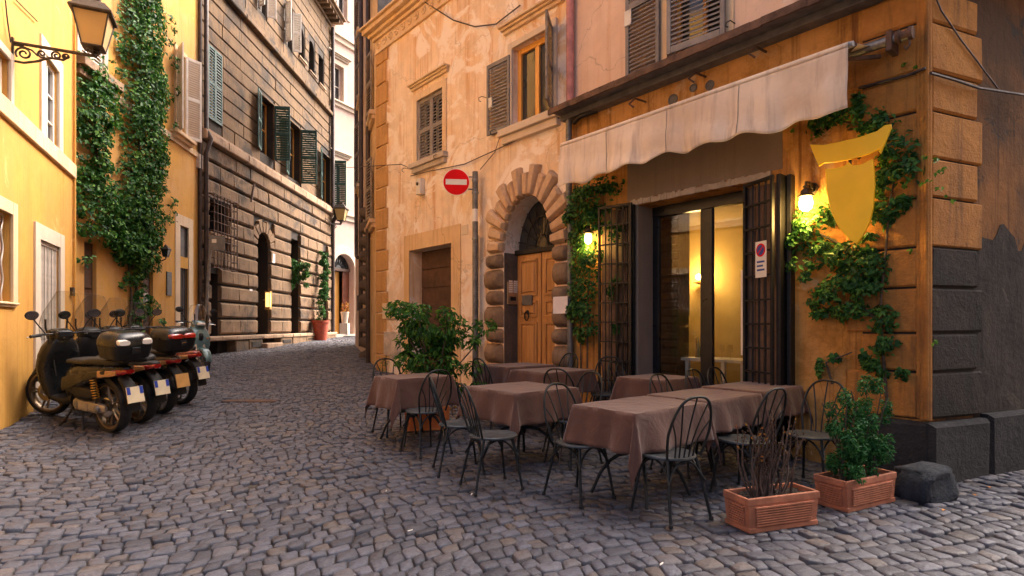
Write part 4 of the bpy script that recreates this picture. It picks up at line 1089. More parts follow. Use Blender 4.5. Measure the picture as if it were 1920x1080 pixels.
# ------------------------------------------------------------------ yellow house further up (creeper)
yb = tag(empty('yellow_house', fY2.M), 'yellow house with creeper, white shutters and dark street doors', 'building')
ws = fY2.rect(321, 367, (345, 108), (345, 255)); wl = fY2.rect(150, 192, (170, 52), (170, 128)); ww = ws
ws = (fY2.u(346), fY2.u(330), ws[2], ws[3])
db = fY2.rect(337, 353, (345, 503), (345, 620)); db = (db[0], db[1], .25, db[3])
pn = fY2.rect(335, 356, (345, 425), (345, 482))
dd = fY2.rect(268, 287, (277, 497), (277, 640)); dd = (dd[0], dd[1], .2, dd[3])
de = fY2.rect(158, 181, (170, 455), (170, 640)); de = (de[0], de[1], .1, de[3])
holes = [ws, wl, db, pn, dd, de]
TY = 10.8
mb = MB(); wall_plate(mb, 0, fY2.L, -.4, TY, holes, depth=.28); mb.build('front_wall', 'yellow_plaster_b', yb)
mb = MB(); shell(mb, [(0, -.01), (0, -6), (fY2.L, -6), (fY2.L, -.01)], -.4, TY); mb.build('roof_and_back', 'lead_grey', yb)
window(yb, ws, .12, 'white_paint', 1, 2); window(yb, wl, .2, 'white_paint', 2, 2)
hwid = .46
shutter(yb, ws[1] + .01, .04, ws[2] - .05, .40, ws[3] - ws[2] + .1, R(38), 'white_shutter', (.5,), .06)      # nearer leaf (towards camera)
shutter(yb, ws[0] - .01, .04, ws[2] - .05, .42, ws[3] - ws[2] + .1, R(140), 'white_shutter', (.5,), .06)
surround(yb, ws, .12, .03, 'trim_cream'); sill(yb, ws[0] - .3, ws[1] + .35, ws[2] - .06, .2, .18, 'trim_cream')
for a, b in ((wl[0], (wl[0] + wl[1]) / 2), ((wl[0] + wl[1]) / 2, wl[1])): shutter(yb, a + .005, -.03, wl[2], b - a - .01, wl[3] - wl[2], 0, 'white_shutter', (), .07)
surround(yb, wl, .14, .04, 'trim_pale'); sill(yb, wl[0] - .3, wl[1] + .3, wl[2] - .02, .26, .32, 'ledge_stone')
zb = fY2.z(360, 290); MB().box(0, fY2.L, -.02, .045, zb, zb + .16).build('string_course', 'trim_cream', yb, bevel=.008)
for r_, m_, n_ in ((db, 'dark_wood', 'street_door'), (dd, 'dark_wood', 'street_door'), (de, 'dark_wood', 'street_door')):
    closing_wall(yb, r_, .07, m_, n_)
    for k in range(3):
        z0_ = r_[2] + .35 + k * (r_[3] - r_[2] - .4) / 3; MB().box(r_[0] + .08, r_[1] - .08, -.075, -.05, z0_, z0_ + (r_[3] - r_[2] - .4) / 3 - .1).build('door_panel', m_, yb, bevel=.01)
for k in range(5): x = db[0] + (db[1] - db[0]) * (k + .5) / 5; MB().tube([(x, -.03, db[2]), (x, -.03, db[3])], .012, 6).build('door_bar', 'iron', yb)
closing_wall(yb, pn, .05, 'lead_grey', 'vent_panel'); surround(yb, (db[0], db[1], .2, pn[3]), .28, .02, 'trim_cream', name='door_surround')
u_, z_ = fY2.uz(316, 532); MB().box(u_ - .13, u_ + .13, 0, .025, z_ - .3, z_ + .3).build('plaque', 'plaque_dark', yb, bevel=.005)
u_, z_ = fY2.uz(273, 558); MB().box(u_ - .10, u_ + .10, 0, .01, z_ - .12, z_ + .12).build('paper_notice', 'paper', yb)
MB().tube([(.05, .08, TY), (.05, .08, .4)], .045, 10).build('downpipe', 'pipe_brown', yb, smooth=50)

# ------------------------------------------------------------------ near yellow house
ya = tag(empty('near_yellow_house', fY1.M), 'golden yellow house with folding gate, cream band and barred window', 'building')
nw = fY1.rect(72, 104, (90, 110), (90, 277)); nw = (fY1.u(108), fY1.u(82), nw[2], nw[3])
n0 = fY1.rect(-30, 16, (5, 100), (5, 190)); n0 = (n0[0], n0[1], n0[2], n0[3])
lwn = fY1.rect(-40, 20, (10, 398), (10, 566)); lwn = (lwn[0], lwn[1], lwn[2], lwn[3])
gt = fY1.rect(72, 110, (90, 456), (90, 690)); gt = (gt[0], gt[1], -.05, gt[3])
TY1 = 9.6
mb = MB(); wall_plate(mb, 0, fY1.L, -.4, TY1, [nw, n0, lwn, gt], depth=.26); mb.build('front_wall', 'yellow_plaster', ya)
mb = MB(); shell(mb, [(0, -.0), (0, -5), (fY1.L, -5), (fY1.L, 0)], -.4, TY1); mb.build('end_and_roof', 'yellow_plaster', ya)
window(ya, nw, .10, 'white_paint', 2, 3, .04); surround(ya, nw, .20, .03, 'trim_pale')
window(ya, n0, .14, 'white_paint', 2, 1); surround(ya, n0, .10, .03, 'trim_pale')
MB().box(n0[0] + .05, n0[1] - .03, -.08, -.05, n0[2] + .03, n0[3] - .02).build('blind', 'trim_pale', ya)
bz1, bz0_ = fY1.z(60, 236), fY1.z(60, 267)
MB().box(0, fY1.L, -.02, .05, bz0_, bz1).build('string_course', 'trim_cream', ya, bevel=.008)
window(ya, lwn, .22, 'dark_wood', 2, 2); surround(ya, lwn, .16, .03, 'trim_cream')
cg = MB().box(lwn[0], lwn[1], -.08, -.06, lwn[3] - .03, lwn[3]).build('window_grille', 'steel_gate', ya)
for k in range(9):
    x = lwn[0] + (lwn[1] - lwn[0]) * (k + .5) / 9
    MB().tube([(x + .03 * math.sin(i * .9), -.07, lwn[2] + (lwn[3] - lwn[2]) * i / 20) for i in range(21)], .010, 6).build('bar', 'steel_gate', cg, smooth=50)
sill(ya, lwn[0] - .16, lwn[1] + .16, lwn[2], .05, .06, 'trim_cream')
surround(ya, gt, .22, .03, 'trim_pale', name='gate_surround')
gate = MB().box(gt[0], gt[1], -.07, -.01, gt[3] - .05, gt[3] - .002).build('folding_gate', 'steel_gate', ya)
n = 11
for k in range(n):
    x = gt[0] + (gt[1] - gt[0]) * (k + .5) / n; o = MB().box(-.008, .008, -.022, .022, gt[2], gt[3] - .05).build('gate_slat', 'steel_gate', gate); o.location = (x, -.04, 0); o.rotation_euler = (0, 0, R(35 if k % 2 else -35))
closing_wall(ya, gt, .10, 'dark_wood', 'gate_back')
u_, z_ = fY1.uz(139, 548); MB().box(.10, .22, 0, .05, z_ - .07, z_ + .07).build('bell_box', 'bronze_lamp', ya, bevel=.006)
MB().tube([(.04, .03, TY1), (.04, .03, .35)], .02, 8).build('downpipe', 'yellow_plaster', ya, smooth=50)
for pts in (((20, 80), (14, 40), (10, 0)), ((70, 40), (45, 15), (30, 0))):
    MB().tube([(fY1.u(x, .03), .03, fY1.z(x, y, .03)) for x, y in pts], .009, 5).build('wall_cable', 'pipe_brown', ya, smooth=50)

# ------------------------------------------------------------------ unseen house added across the side lane to shade the right corner
fO = Facade((4.6, -.9), (4.6 + .9219 * 12, -.9 + .3874 * 12))
op = tag(empty('added_opposite_house', fO.M), 'unseen brown plastered house added across the side lane for shade', 'building')
ow = [(1.2 + 2.6 * k, 2.3 + 2.6 * k, 1.2 + 3.2 * j, 3.0 + 3.2 * j) for k in range(4) for j in range(2)]
mb = MB(); wall_plate(mb, 0, fO.L, -.4, 9.5, ow, depth=.25); mb.build('front_wall', 'sooty_plaster', op)
mb = MB(); shell(mb, [(0, -.01), (-2, -7), (fO.L, -7), (fO.L, -.01)], -.4, 9.5); mb.build('roof_and_back', 'lead_grey', op)
for w in ow: window(op, w, .18, 'dark_wood', 2, 2); surround(op, w, .12, .03, 'trim_cream')
# ------------------------------------------------------------------ awning
aw_th = tag(empty('awning', fR.M), 'pinkish cream canvas awning with scalloped valance above the restaurant doors', 'awning')
W_ = .70
ua, ub, za = fR.u(1590, W_), fR.u(1050, W_), 3.83
n, m = 150, 16
rs = np.random.default_rng(3)
def fold(u): return .018 * math.sin(u * 5.2) + .014 * math.sin(u * 11.3 + 1) + .010 * math.sin(u * 23 + 2)
mb = MB()
scal = .47
for i in range(n + 1):
    u = ua + (ub - ua) * i / n
    s = .5 - .5 * math.cos(2 * math.pi * (u - ua) / scal + .5 * math.sin(u * 1.3))
    drop = .515 + .042 * s + .022 * math.sin(u * 2.1) + .012 * math.sin(u * 7.7)
    for k in range(m + 1):
        f = k / m
        mb.v.append((u, W_ + fold(u) * f * 1.3 + .012 * math.sin(9 * f + u * 4) * f + .03 * f, za - .02 - drop * f))
for i in range(n):
    for k in range(m): p = i * (m + 1) + k; mb.f.append((p, p + 1, p + m + 2, p + m + 1))
va = mb.build('valance', 'awning_canvas', aw_th, smooth=80); sm = va.modifiers.new('solid', 'SOLIDIFY'); sm.thickness = .004
mb = MB(); prof = [(.14, 3.99), (.30, 3.955), (.46, 3.92), (.60, 3.885), (.66, 3.868), (.695, 3.85), (.704, 3.83), (.703, 3.80)]
for i in range(61):
    u = ua + (ub - ua) * i / 60
    for (w, z) in prof: mb.v.append((u, w, z - .012 * math.sin(math.pi * (w - .14) / .56) * (1 + .5 * math.sin(u * 3))))
for i in range(60):
    for k in range(len(prof) - 1): p = i * len(prof) + k; mb.f.append((p, p + 1, p + len(prof) + 1, p + len(prof)))
cn = mb.build('canopy', 'awning_canvas', aw_th, smooth=80); sm = cn.modifiers.new('solid', 'SOLIDIFY'); sm.thickness = .004
MB().tube([(ua - .03, .66, 3.83), (ub + .02, .66, 3.83)], .028, 10).build('front_bar', 'galvanised', aw_th, smooth=50)
MB().tube([(ua - .30, .16, 3.97), (ub + .05, .16, 3.97)], .045, 12).build('roller_tube', 'galvanised', aw_th, smooth=50)
for u in (ua - .05, (ua + ub) / 2, ub - .15):
    MB().tube([(u, .10, 3.88), (u + .25, .36, 3.86), (u + .02, .64, 3.83)], .022, 8).build('folding_arm', 'rusty_iron', aw_th, smooth=40)
for u in (ua - .18, ub - .05):
    MB().box(u, u + .05, .0, .22, 3.86, 4.04).build('bracket', 'rusty_iron', aw_th, bevel=.006)
MB().lathe([(.001, -.06), (.055, -.06), (.06, -.03), (.04, -.02), (.04, .03), (.06, .04), (.055, .07), (.001, .07)], (ua - .27, .17, 3.97), 14, 'x').build('gear_box', 'rusty_iron', aw_th, smooth=40)
MB().tube([(ua - .30, .17, 3.93), (ua - .31, .2, 3.86), (ua - .29, .21, 3.82), (ua - .27, .2, 3.86)], .010, 6).build('crank_eye', 'rusty_iron', aw_th, smooth=40)
MB().tube([(ua - .05, .68, 3.80), (ub + .0, .68, 3.80)], .004, 5).build('stitch_cord', 'old_wood_edge', aw_th)

for f_ in (.28, .52, .77):
    u = ua + (ub - ua) * f_; MB().tube([(u, W_ + .004 + (fold(u) * k / 8 * 1.3 + .012 * math.sin(9 * k / 8 + u * 4) * k / 8 + .03 * k / 8), za - .03 - .49 * k / 8) for k in range(9)], .0035, 5).build('seam', 'old_wood_edge', aw_th)

# ------------------------------------------------------------------ yellow shield sign on a bracket
sh_w = .34
def shp(px, py): return fR.uz(px, py, sh_w)
sg = tag(empty('shield_sign', fR.M), 'blank yellow shield hanging under a yellow banner board on the corner', 'sign')
bn = [shp(*p) for p in ((1519, 271), (1545, 272), (1575, 266), (1610, 258), (1645, 246), (1660, 235), (1671, 233), (1672, 240), (1662, 264), (1655, 280), (1652, 289), (1648, 284), (1652, 279), (1630, 289), (1600, 298), (1570, 304), (1545, 306), (1536, 312), (1529, 296))]
MB().prism(bn, sh_w - .012, sh_w + .012).build('banner_board', 'shield_yellow', sg, bevel=.004)
pts_s = [(1548, 317), (1570, 315), (1585, 311), (1592, 304), (1600, 311), (1618, 308), (1637, 298), (1640, 320), (1641, 350), (1638, 390), (1632, 415), (1620, 440), (1607, 458), (1590, 446), (1572, 425), (1558, 395), (1550, 355)]
MB().prism([shp(*p) for p in pts_s], sh_w - .014, sh_w + .014).build('shield_board', 'shield_yellow', sg, bevel=.005)
hu, hz = shp(1592, 290)
MB().tube([(hu + .02, .0, hz + .03), (hu, sh_w - .03, hz + .02), (hu, sh_w - .02, hz - .1)], .014, 6).build('bracket', 'iron', sg, smooth=40)
MB().tube([(hu + .12, .0, hz - .3), (hu + .06, sh_w - .02, hz - .25)], .012, 6).build('bracket', 'iron', sg, smooth=40)

# ------------------------------------------------------------------ lit wall lamps on the restaurant
def wall_lamp(px, py, w, label, r=.062, light=6.0, back=0.0):
    u, z = fR.uz(px, py, w); p = fR.world(u, w)
    o = tag(empty('wall_lamp', fR.M), label, 'lamp', 'lit wall lamps beside the restaurant doors')
    MB().lathe([(.001, -.03), (.05, -.03), (.06, -.01), (.045, .01)], (u, .03 + back, z + .17), 12, 'y').build('wall_rose', 'bronze_lamp', o, smooth=40)
    MB().tube([(u, .02 + back, z + .17), (u, w * .5, z + .22), (u, w, z + .21), (u, w, z + .16)], .013, 8).build('arm', 'bronze_lamp', o, smooth=50)
    MB().lathe([(.012, .20), (.03, .19), (.022, .165), (.045, .15), (.050, .115), (.075, .10), (.078, .085), (.040, .08)], (u, w, z - .02), 16).build('cap', 'bronze_lamp', o, smooth=35)
    MB().lathe([(r * .5, .075), (r * .85, .05), (r, .005), (r * .88, -.05), (r * .45, -.075), (.001, -.08)], (u, w, z), 16).build('globe', 'lamp_glow' if r > .055 else 'lamp_glow_small', o, smooth=60)
    ld = bpy.data.lights.new('lamp_light', 'POINT'); ld.energy = light; ld.color = (1.0, .60, .16); ld.shadow_soft_size = .07
    lo = bpy.data.objects.new('lamp_light', ld); COL.objects.link(lo); lo.parent = o; lo.location = (u, w + .01, z - .14)
    return o
wall_lamp(1511, 381, .17, 'glowing globe wall lamp left of the yellow shield', .064, 9)
wall_lamp(1103, 447, .16, 'glowing wall lamp inside the creeper by the arched door', .05, 5)
# indoor sconce seen through the glass
ic_ = tag(empty('indoor_sconce', fR.M), 'glowing yellow sconce seen through the restaurant glass', 'lamp')
MB().lathe([(.001, -.05), (.035, -.04), (.05, 0), (.035, .04), (.001, .05)], (lu, -2.60, lz), 12).build('globe', 'indoor_glow', ic_, smooth=60)
MB().tube([(lu, -2.74, lz - .10), (lu, -2.62, lz - .12), (lu, -2.60, lz - .05)], .014, 6).build('arm', 'brass', ic_, smooth=40)
MB().lathe([(.001, -.13), (.09, -.10), (.10, -.095), (.001, -.095)], (lu, -2.60, lz), 12).build('dish', 'brass', ic_, smooth=40)
ld = bpy.data.lights.new('sconce_light', 'POINT'); ld.energy = 11; ld.color = (1.0, .68, .28); ld.shadow_soft_size = .08
lo = bpy.data.objects.new('sconce_light', ld); COL.objects.link(lo); lo.parent = ic_; lo.location = (lu, -2.46, lz + .02)
# pale table and glasses inside
it = tag(empty('indoor_table', fR.M), 'pale counter table standing inside behind the restaurant glass', 'table')
tz = fR.z(1340, 672, -1.0)
MB().box(fR.u(1395, -.9), fR.u(1280, -.9), -1.35, -.85, tz - .04, tz).build('tabletop', 'white_paint', it, bevel=.006)
for x in (fR.u(1357, -.9), fR.u(1290, -.9), fR.u(1394, -.9)): MB().box(x - .025, x + .025, -.92, -.87, rz0, tz - .04).build('leg', 'white_paint', it)
for k, (px_, c_) in enumerate(((1350, 'sign_white'), (1362, 'sign_white'), (1306, 'bottle_green'), (1295, 'bottle_green'))):
    u_ = fR.u(px_, -1.0)
    prof = [(.03, 0), (.004, .006), (.004, .07), (.03, .10), (.034, .15), (.028, .19)] if c_ == 'sign_white' else [(.035, 0), (.036, .16), (.012, .21), (.012, .28), (.001, .28)]
    o = MB().lathe(prof, (0, 0, 0), 14).build('wine_glass' if c_ == 'sign_white' else 'bottle', 'clear_glass' if c_ == 'sign_white' else c_, None, smooth=40)
    P_ = fR.M @ Vector((u_, -1.05 - .05 * k, tz)); o.location = P_
    if c_ == 'sign_white': tag(o, ('stemmed wine glass on the indoor counter, beside the bottles' if k == 0 else 'stemmed wine glass on the indoor counter, by the menu board'), 'glass', 'wine glasses on the counter')
    else: tag(o, ('taller looking green bottle on the counter, beside the wine glasses' if k == 2 else 'dark green bottle on the counter, beside the brick pier'), 'bottle', 'bottles on the counter')
mn = tag(MB().box(-.07, .07, -.012, .012, 0, 1.0).build('menu_board', 'sign_white', None, bevel=.004), 'tall white menu board behind the glass beside the right grille', 'menu board')
u_, z_ = fR.uz(1394, 655, -.30); mn.matrix_world = fR.M @ Matrix.Translation((dr[0] + .12, -.26, 1.05))
# no-parking plate on the right-hand grille
gm = Matrix.Translation(gr.location) @ Matrix.Rotation(gr.rotation_euler[2], 4, 'Z')
zc = fR.z(1437, 474, .2)
ns = tag(empty('no_parking_plate', fR.M @ gm @ Matrix.Translation((.32, 0, zc)) @ Matrix.Scale(.78, 4) @ Matrix.Translation((-.31, -.012, -zc))), 'white plate with red ringed blue no-parking disc on the grille', 'sign')
zc = fR.z(1437, 474, .2)
MB().box(.20, .42, .022 - .06, .027 - .06, zc - .33, zc + .16).build('plate', 'sign_white', ns, bevel=.003, seg=1)
sgn = -1
MB().lathe([(.09, 0), (.09, -.004), (.001, -.004)], (.31, -.0385, zc + .04), 24, 'y').build('red_ring', 'sign_red', ns)
MB().lathe([(.068, 0), (.068, -.003), (.001, -.003)], (.31, -.0415, zc + .04), 24, 'y').build('blue_disc', 'sign_blue', ns)
o = MB().box(-.009, .009, -.0005, .0005, -.075, .075).build('slash', 'sign_red', ns); o.location = (.31, -.0455, zc + .04); o.rotation_euler = (0, R(45), 0)
for k in range(3): MB().box(.235, .385 - .03 * (k % 2), -.0395, -.038, zc - .13 - .055 * k, zc - .105 - .055 * k).build('lettering_line', 'sign_blue', ns)

# ------------------------------------------------------------------ no-entry sign on its post against the house
pw_ = .16
pu = fA.u(891, pw_); pp_ = fA.world(pu, pw_); g_ = gh(pp_.x, pp_.y)
ne = tag(empty('no_entry_sign', None, (pp_.x, pp_.y, 0)), 'round red no entry sign with white bar on a grey post', 'sign')
pz = fA.z(891, 322, pw_)
MB().tube([(0, 0, g_ - .05), (0, 0, pz)], .05, 12).build('post', 'pipe_grey', ne, smooth=50)
for z_ in (fA.z(891, 338, pw_), fA.z(891, 362, pw_), fA.z(891, 448, pw_)): MB().lathe([(.056, -.02), (.060, 0), (.056, .02)], (0, 0, z_), 12).build('clamp', 'galvanised', ne, smooth=40)
MB().lathe([(.0525, -.11), (.0525, .11)], (0, 0, fA.z(891, 404, pw_)), 12).build('sticker', 'sign_white', ne, smooth=60)
t_ = (pp_.y - .12); sx = (855.5 - 960) / FPX * t_ - pp_.x; szz = CAMH + (HORIZON - 341.5) / FPX * t_; rad = 25.3 / FPX * t_
dv = Vector((-(pp_.x + sx), -t_)).normalized(); ang = math.atan2(dv.x, -dv.y)
Msg = Matrix.Translation((sx, -.12, szz)) @ Matrix.Rotation(ang, 4, 'Z')
def sgo(mb, n_, m_): mb.xf(Msg).build(n_, m_, ne, smooth=30)
sgo(MB().lathe([(.001, .012), (rad * .97, .012), (rad, .006), (rad, -.004), (rad * .97, -.008), (.001, -.008)], (0, 0, 0), 48, 'y'), 'disc_rim', 'sign_white')
sgo(MB().lathe([(rad * .95, -.0085), (rad * .95, -.011), (.001, -.011)], (0, 0, 0), 48, 'y'), 'red_disc', 'sign_red')
sgo(MB().box(-rad * .78, rad * .78, -.0145, -.0112, -rad * .20, rad * .20), 'white_bar', 'sign_white')
MB().tube([(sx, -.10, szz + .1), (0, 0, szz + .12)], .012, 6).build('arm', 'galvanised', ne); MB().tube([(sx, -.10, szz - .1), (0, 0, szz - .1)], .012, 6).build('arm', 'galvanised', ne)

# ------------------------------------------------------------------ leaning street post with the back of a sign
b0 = ray_ground(379, 674); Zb = b0.y
top = Vector(((396 - 960) / FPX * (Zb + .05), Zb + .05, CAMH + (HORIZON - 440) / FPX * Zb))
sp = tag(empty('sign_post', None, tuple(b0)), 'leaning grey post carrying a sign seen from behind by the palazzo', 'sign')
d_ = top - b0
MB().tube([(0, 0, -.05), tuple(d_)], .035, 10).build('post', 'galvanised', sp, smooth=50)
MB().box(d_.x - .02, d_.x + .40, d_.y - .06, d_.y - .045, d_.z - .42, d_.z - .03).build('sign_plate', 'sign_back', sp, bevel=.004)
MB().box(d_.x + .05, d_.x + .17, d_.y - .068, d_.y - .061, d_.z - .22, d_.z - .12).build('sticker', 'sign_white', sp)

# ------------------------------------------------------------------ lanterns
def lantern(name, mtx, s, label, glass_m='frosted_lamp_glass', bracket=None, lit=False, group=None):
    """four-sided street lantern, origin under its foot; s = height of the glass body"""
    o = tag(empty(name, mtx), label, 'lantern', group)
    b, t_ = .24 * s, .42 * s
    ring = lambda r, z: [(r, r, z), (-r, r, z), (-r, -r, z), (r, -r, z)]
    MB().lathe([(.001, -.02 * s), (.09 * s, 0), (.05 * s, .06 * s), (.13 * s, .10 * s), (.06 * s, .14 * s), (.20 * s, .20 * s)], (0, 0, 0), 12).build('foot', 'bronze_lamp', o, smooth=40)
    z0, z1 = .22 * s, 1.12 * s
    mb = MB()
    for (x, y_) in ((1, 1), (-1, 1), (-1, -1), (1, -1)): mb.tube([(x * b, y_ * b, z0), (x * t_, y_ * t_, z1)], .022 * s, 6)
    for r, z in ((b, z0), (t_, z1)):
        q = ring(r, z)
        for i in range(4): mb.tube([q[i], q[(i + 1) % 4]], .028 * s, 6)
    mb.box(-b, b, -b, b, z0 - .03 * s, z0)
    mb.build('cage', 'bronze_lamp', o)
    for i in range(4):
        q0, q1 = ring(b * .97, z0), ring(t_ * .97, z1); k = (i + 1) % 4
        MB().quad(q0[i], q0[k], q1[k], q1[i]).build('pane', glass_m, o)
    MB().loft([ring(t_ * 1.18, z1), ring(t_ * 1.2, z1 + .05 * s), ring(t_ * .75, z1 + .30 * s), ring(t_ * .40, z1 + .40 * s), ring(t_ * .42, z1 + .50 * s), ring(.02 * s, z1 + .62 * s)]).build('roof', 'bronze_lamp', o)
    MB().lathe([(.03 * s, .6 * s), (.06 * s, .66 * s), (.02 * s, .72 * s), (.001, .80 * s)], (0, 0, z1), 8).build('finial', 'bronze_lamp', o, smooth=40)
    return o
def scroll(c, r0, r1, turns, a0, n=36, ys=1):
    return [(0, c[0] + (r0 + (r1 - r0) * i / n) * math.cos(a0 + turns * 2 * math.pi * i / n), c[1] + (r0 + (r1 - r0) * i / n) * math.sin(a0 + turns * 2 * math.pi * i / n)) for i in range(n + 1)]
# big lantern on scrolled bracket, near yellow house
bu, bz = fY1.uz(22, 82); L_ = .84
ln = lantern('street_lantern', fY1.M @ Matrix.Translation((bu, L_, bz + .02)), .46, 'large street lantern on scrolled iron bracket, near yellow house')
MB().tube([(0, -L_, .0), (0, .02, .0)], .022, 8).build('bracket_bar', 'bronze_lamp', ln, smooth=50)
MB().box(-.02, .02, -L_, -L_ + .02, -.28, .06).build('wall_plate', 'bronze_lamp', ln)
def sc_(pts, r=.012): MB().tube([(0, p[1] - L_, p[2]) for p in pts], r, 6).build('bracket_scroll', 'bronze_lamp', ln, smooth=50)
sc_(scroll((.12, -.12), .02, .085, 1.6, 0)); sc_(scroll((.45, -.075), .012, .055, 1.5, 1)); sc_(scroll((.30, -.085), .012, .05, 1.4, 3)); sc_(scroll((.55, -.07), .01, .04, 1.3, 2))
sc_([(0, .02, -.23), (0, .12, -.235), (0, .25, -.19), (0, .38, -.12), (0, .52, -.12), (0, .58, -.06)], .016); sc_([(0, .02, -.03), (0, .1, -.03), (0, .2, -.06), (0, .26, -.12)], .012)
for k in range(4): a = k * math.pi / 2; MB().tube([(.03 * math.cos(a), .03 * math.sin(a), 0), (.07 * math.cos(a), .07 * math.sin(a), .04), (.05 * math.cos(a), .05 * math.sin(a), .10)], .008, 5).build('foot_curl', 'bronze_lamp', ln, smooth=50)
# lantern at the far end of the palazzo
u_ = fD.u(618, .9); z_ = fD.z(624, 402, .9)
ln = lantern('street_lantern', fD.M @ Matrix.Translation((.12, .55, z_)), .62, 'street lantern on a bracket at the far corner of palazzo')
MB().tube([(0, -.55, 0), (0, .02, 0)], .03, 8).build('bracket_bar', 'bronze_lamp', ln, smooth=50)
MB().tube([(0, p[1] - .45, p[2]) for p in scroll((.12, -.14), .03, .12, 1.5, 0)], .018, 6).build('bracket_scroll', 'bronze_lamp', ln, smooth=50)
MB().tube([(1.2, -.55 + .2, .05), (.5, -.3, -.1), (0, 0, -.05)], .02, 6).build('stay', 'bronze_lamp', ln)
# small lanterns on the yellow house
for px_, py_, lab in ((311, 480, 'small black lantern beside the dark plaque on yellow wall'), (277, 468, 'small black lantern half hidden under the creeper')):
    u_, z_ = fY2.uz(px_, py_, .22)
    ln = lantern('small_lantern', fY2.M @ Matrix.Translation((u_, .22, z_ - .06)), .19, lab, 'window_glass', group='small lanterns on the yellow house')
    MB().tube([(0, -.22, -.02), (0, -.1, -.06), (0, 0, -.01)], .014, 6).build('arm', 'bronze_lamp', ln, smooth=50); MB().box(-.03, .03, -.22, -.20, -.10, .05).build('wall_plate', 'bronze_lamp', ln)
# lit brass lantern in the palazzo doorway
u_, z_ = fD.uz(493, 562, .05)
bl = tag(empty('doorway_lantern', fD.M @ Matrix.Translation((u_ - .1, .2, z_)) @ Matrix.Diagonal((.75, .75, .85, 1))), 'lit brass box lantern beside the arched palazzo doorway', 'lantern')
MB().box(-.10, .10, -.09, .09, -.30, .30).build('lit_glass', 'lantern_glow', bl)
mb = MB()
for x in (-.11, .11):
    for y_ in (-.10, .10): mb.box(x - .012, x + .012, y_ - .012, y_ + .012, -.34, .34)
mb.box(-.13, .13, -.12, .12, .30, .36); mb.box(-.13, .13, -.12, .12, -.40, -.30); mb.build('cage', 'brass', bl)
MB().box(-.02, .02, -.25, -.09, -.02, .02).build('arm', 'brass', bl)
# corner guard stone
bo = ray_ground(1738, 944); random.seed(9)
mb = MB(); nlat, nlon = 16, 26
for i in range(nlat + 1):
    for k in range(nlon):
        ph, thh = math.pi * i / nlat, 2 * math.pi * k / nlon
        sx_ = abs(math.cos(thh)) ** .45 * math.copysign(1, math.cos(thh)); sy_ = abs(math.sin(thh)) ** .45 * math.copysign(1, math.sin(thh))
        rr = math.sin(ph) ** .35; q = 1 + .07 * math.sin(3 * thh + 2 * ph) + .05 * math.sin(5 * thh + 1 + 4 * ph)
        taper = 1 - .16 * (1 + math.cos(ph)) / 2
        q += .06 * math.sin(9 * thh + 3 * ph) * math.sin(4 * ph) + random.uniform(-.05, .05) * (0 < i < nlat) + .08 * math.sin(2 * thh + 5 * ph)
        mb.v.append((sx_ * rr * .20 * q * taper, sy_ * rr * .17 * q * taper, .145 + .175 * (abs(math.cos(ph)) ** .5 * math.copysign(1, math.cos(ph))) + .02 * sx_ * rr))
for i in range(nlat):
    for k in range(nlon): mb.f.append((i * nlon + k, i * nlon + (k + 1) % nlon, (i + 1) * nlon + (k + 1) % nlon, (i + 1) * nlon + k))
o = mb.build('guard_stone', 'boulder_stone', None, smooth=60); o.location = (bo.x + .09, bo.y + .16, bo.z - .01); o.rotation_euler = (0, 0, R(22)); o.scale = (1.08, 1, .84)
tag(o, 'weathered blue grey guard stone at the foot of the corner', 'stone')
# fallen leaves on the paving
random.seed(21); lm = meshmat(MB().add([(-.03, 0, 0), (0, -.014, .008), (.035, 0, .002), (0, .014, .009)], [(0, 1, 2), (0, 2, 3)]), 'fallen_leaf', 'leaf_litter')
for px_, py_, lab in ((1828, 930, 'dry orange leaf on the cobbles, middle one right of the guard stone'), (1855, 915, 'dry orange leaf on the cobbles, furthest from the guard stone'), (1770, 958, 'dry leaf on the cobbles touching the guard stone shadow')):
    p = ray_ground(px_, py_)
    o = bpy.data.objects.new('fallen_leaf', lm); COL.objects.link(o); o.location = (p.x, p.y, p.z + .006); o.rotation_euler = (0, 0, random.uniform(0, 6)); tag(o, lab, 'leaf', 'fallen leaves near the guard stone')
# iron drain cover strip
p = ray_ground(470, 752); o = MB().box(-.42, .42, -.12, .12, -.02, .012).build('drain_cover', 'rusty_iron', None, bevel=.005); o.location = (p.x, p.y, p.z); tag(o, 'narrow rusty drain cover in the paving near the scooters', 'drain cover')

# scraps and cigarette ends scattered on the paving
random.seed(77); cm = meshmat(MB().tube([(-.018, 0, .006), (.018, 0, .006)], .0045, 6), 'cigarette_end', 'sign_white')
for px_, py_, lab in ((724, 922, 'white cigarette end on the cobbles in front of the bush table'), (884, 929, 'white cigarette end by the front leg of the square table chair'), (769, 997, 'white cigarette end on open cobbles, lowest of the scattered ones'), (430, 960, 'white cigarette end on the open cobbles below the scooters'), (1240, 1060, 'white cigarette end on the cobbles below the nearest chair')):
    p = ray_ground(px_, py_); o = bpy.data.objects.new('cigarette_end', cm); COL.objects.link(o); o.location = (p.x, p.y, p.z + .002); o.rotation_euler = (0, 0, random.uniform(0, 6)); k_ = random.uniform(.8, 1.3); o.scale = (k_, k_, k_)
    tag(o, lab, 'litter', 'cigarette ends on the cobbles')
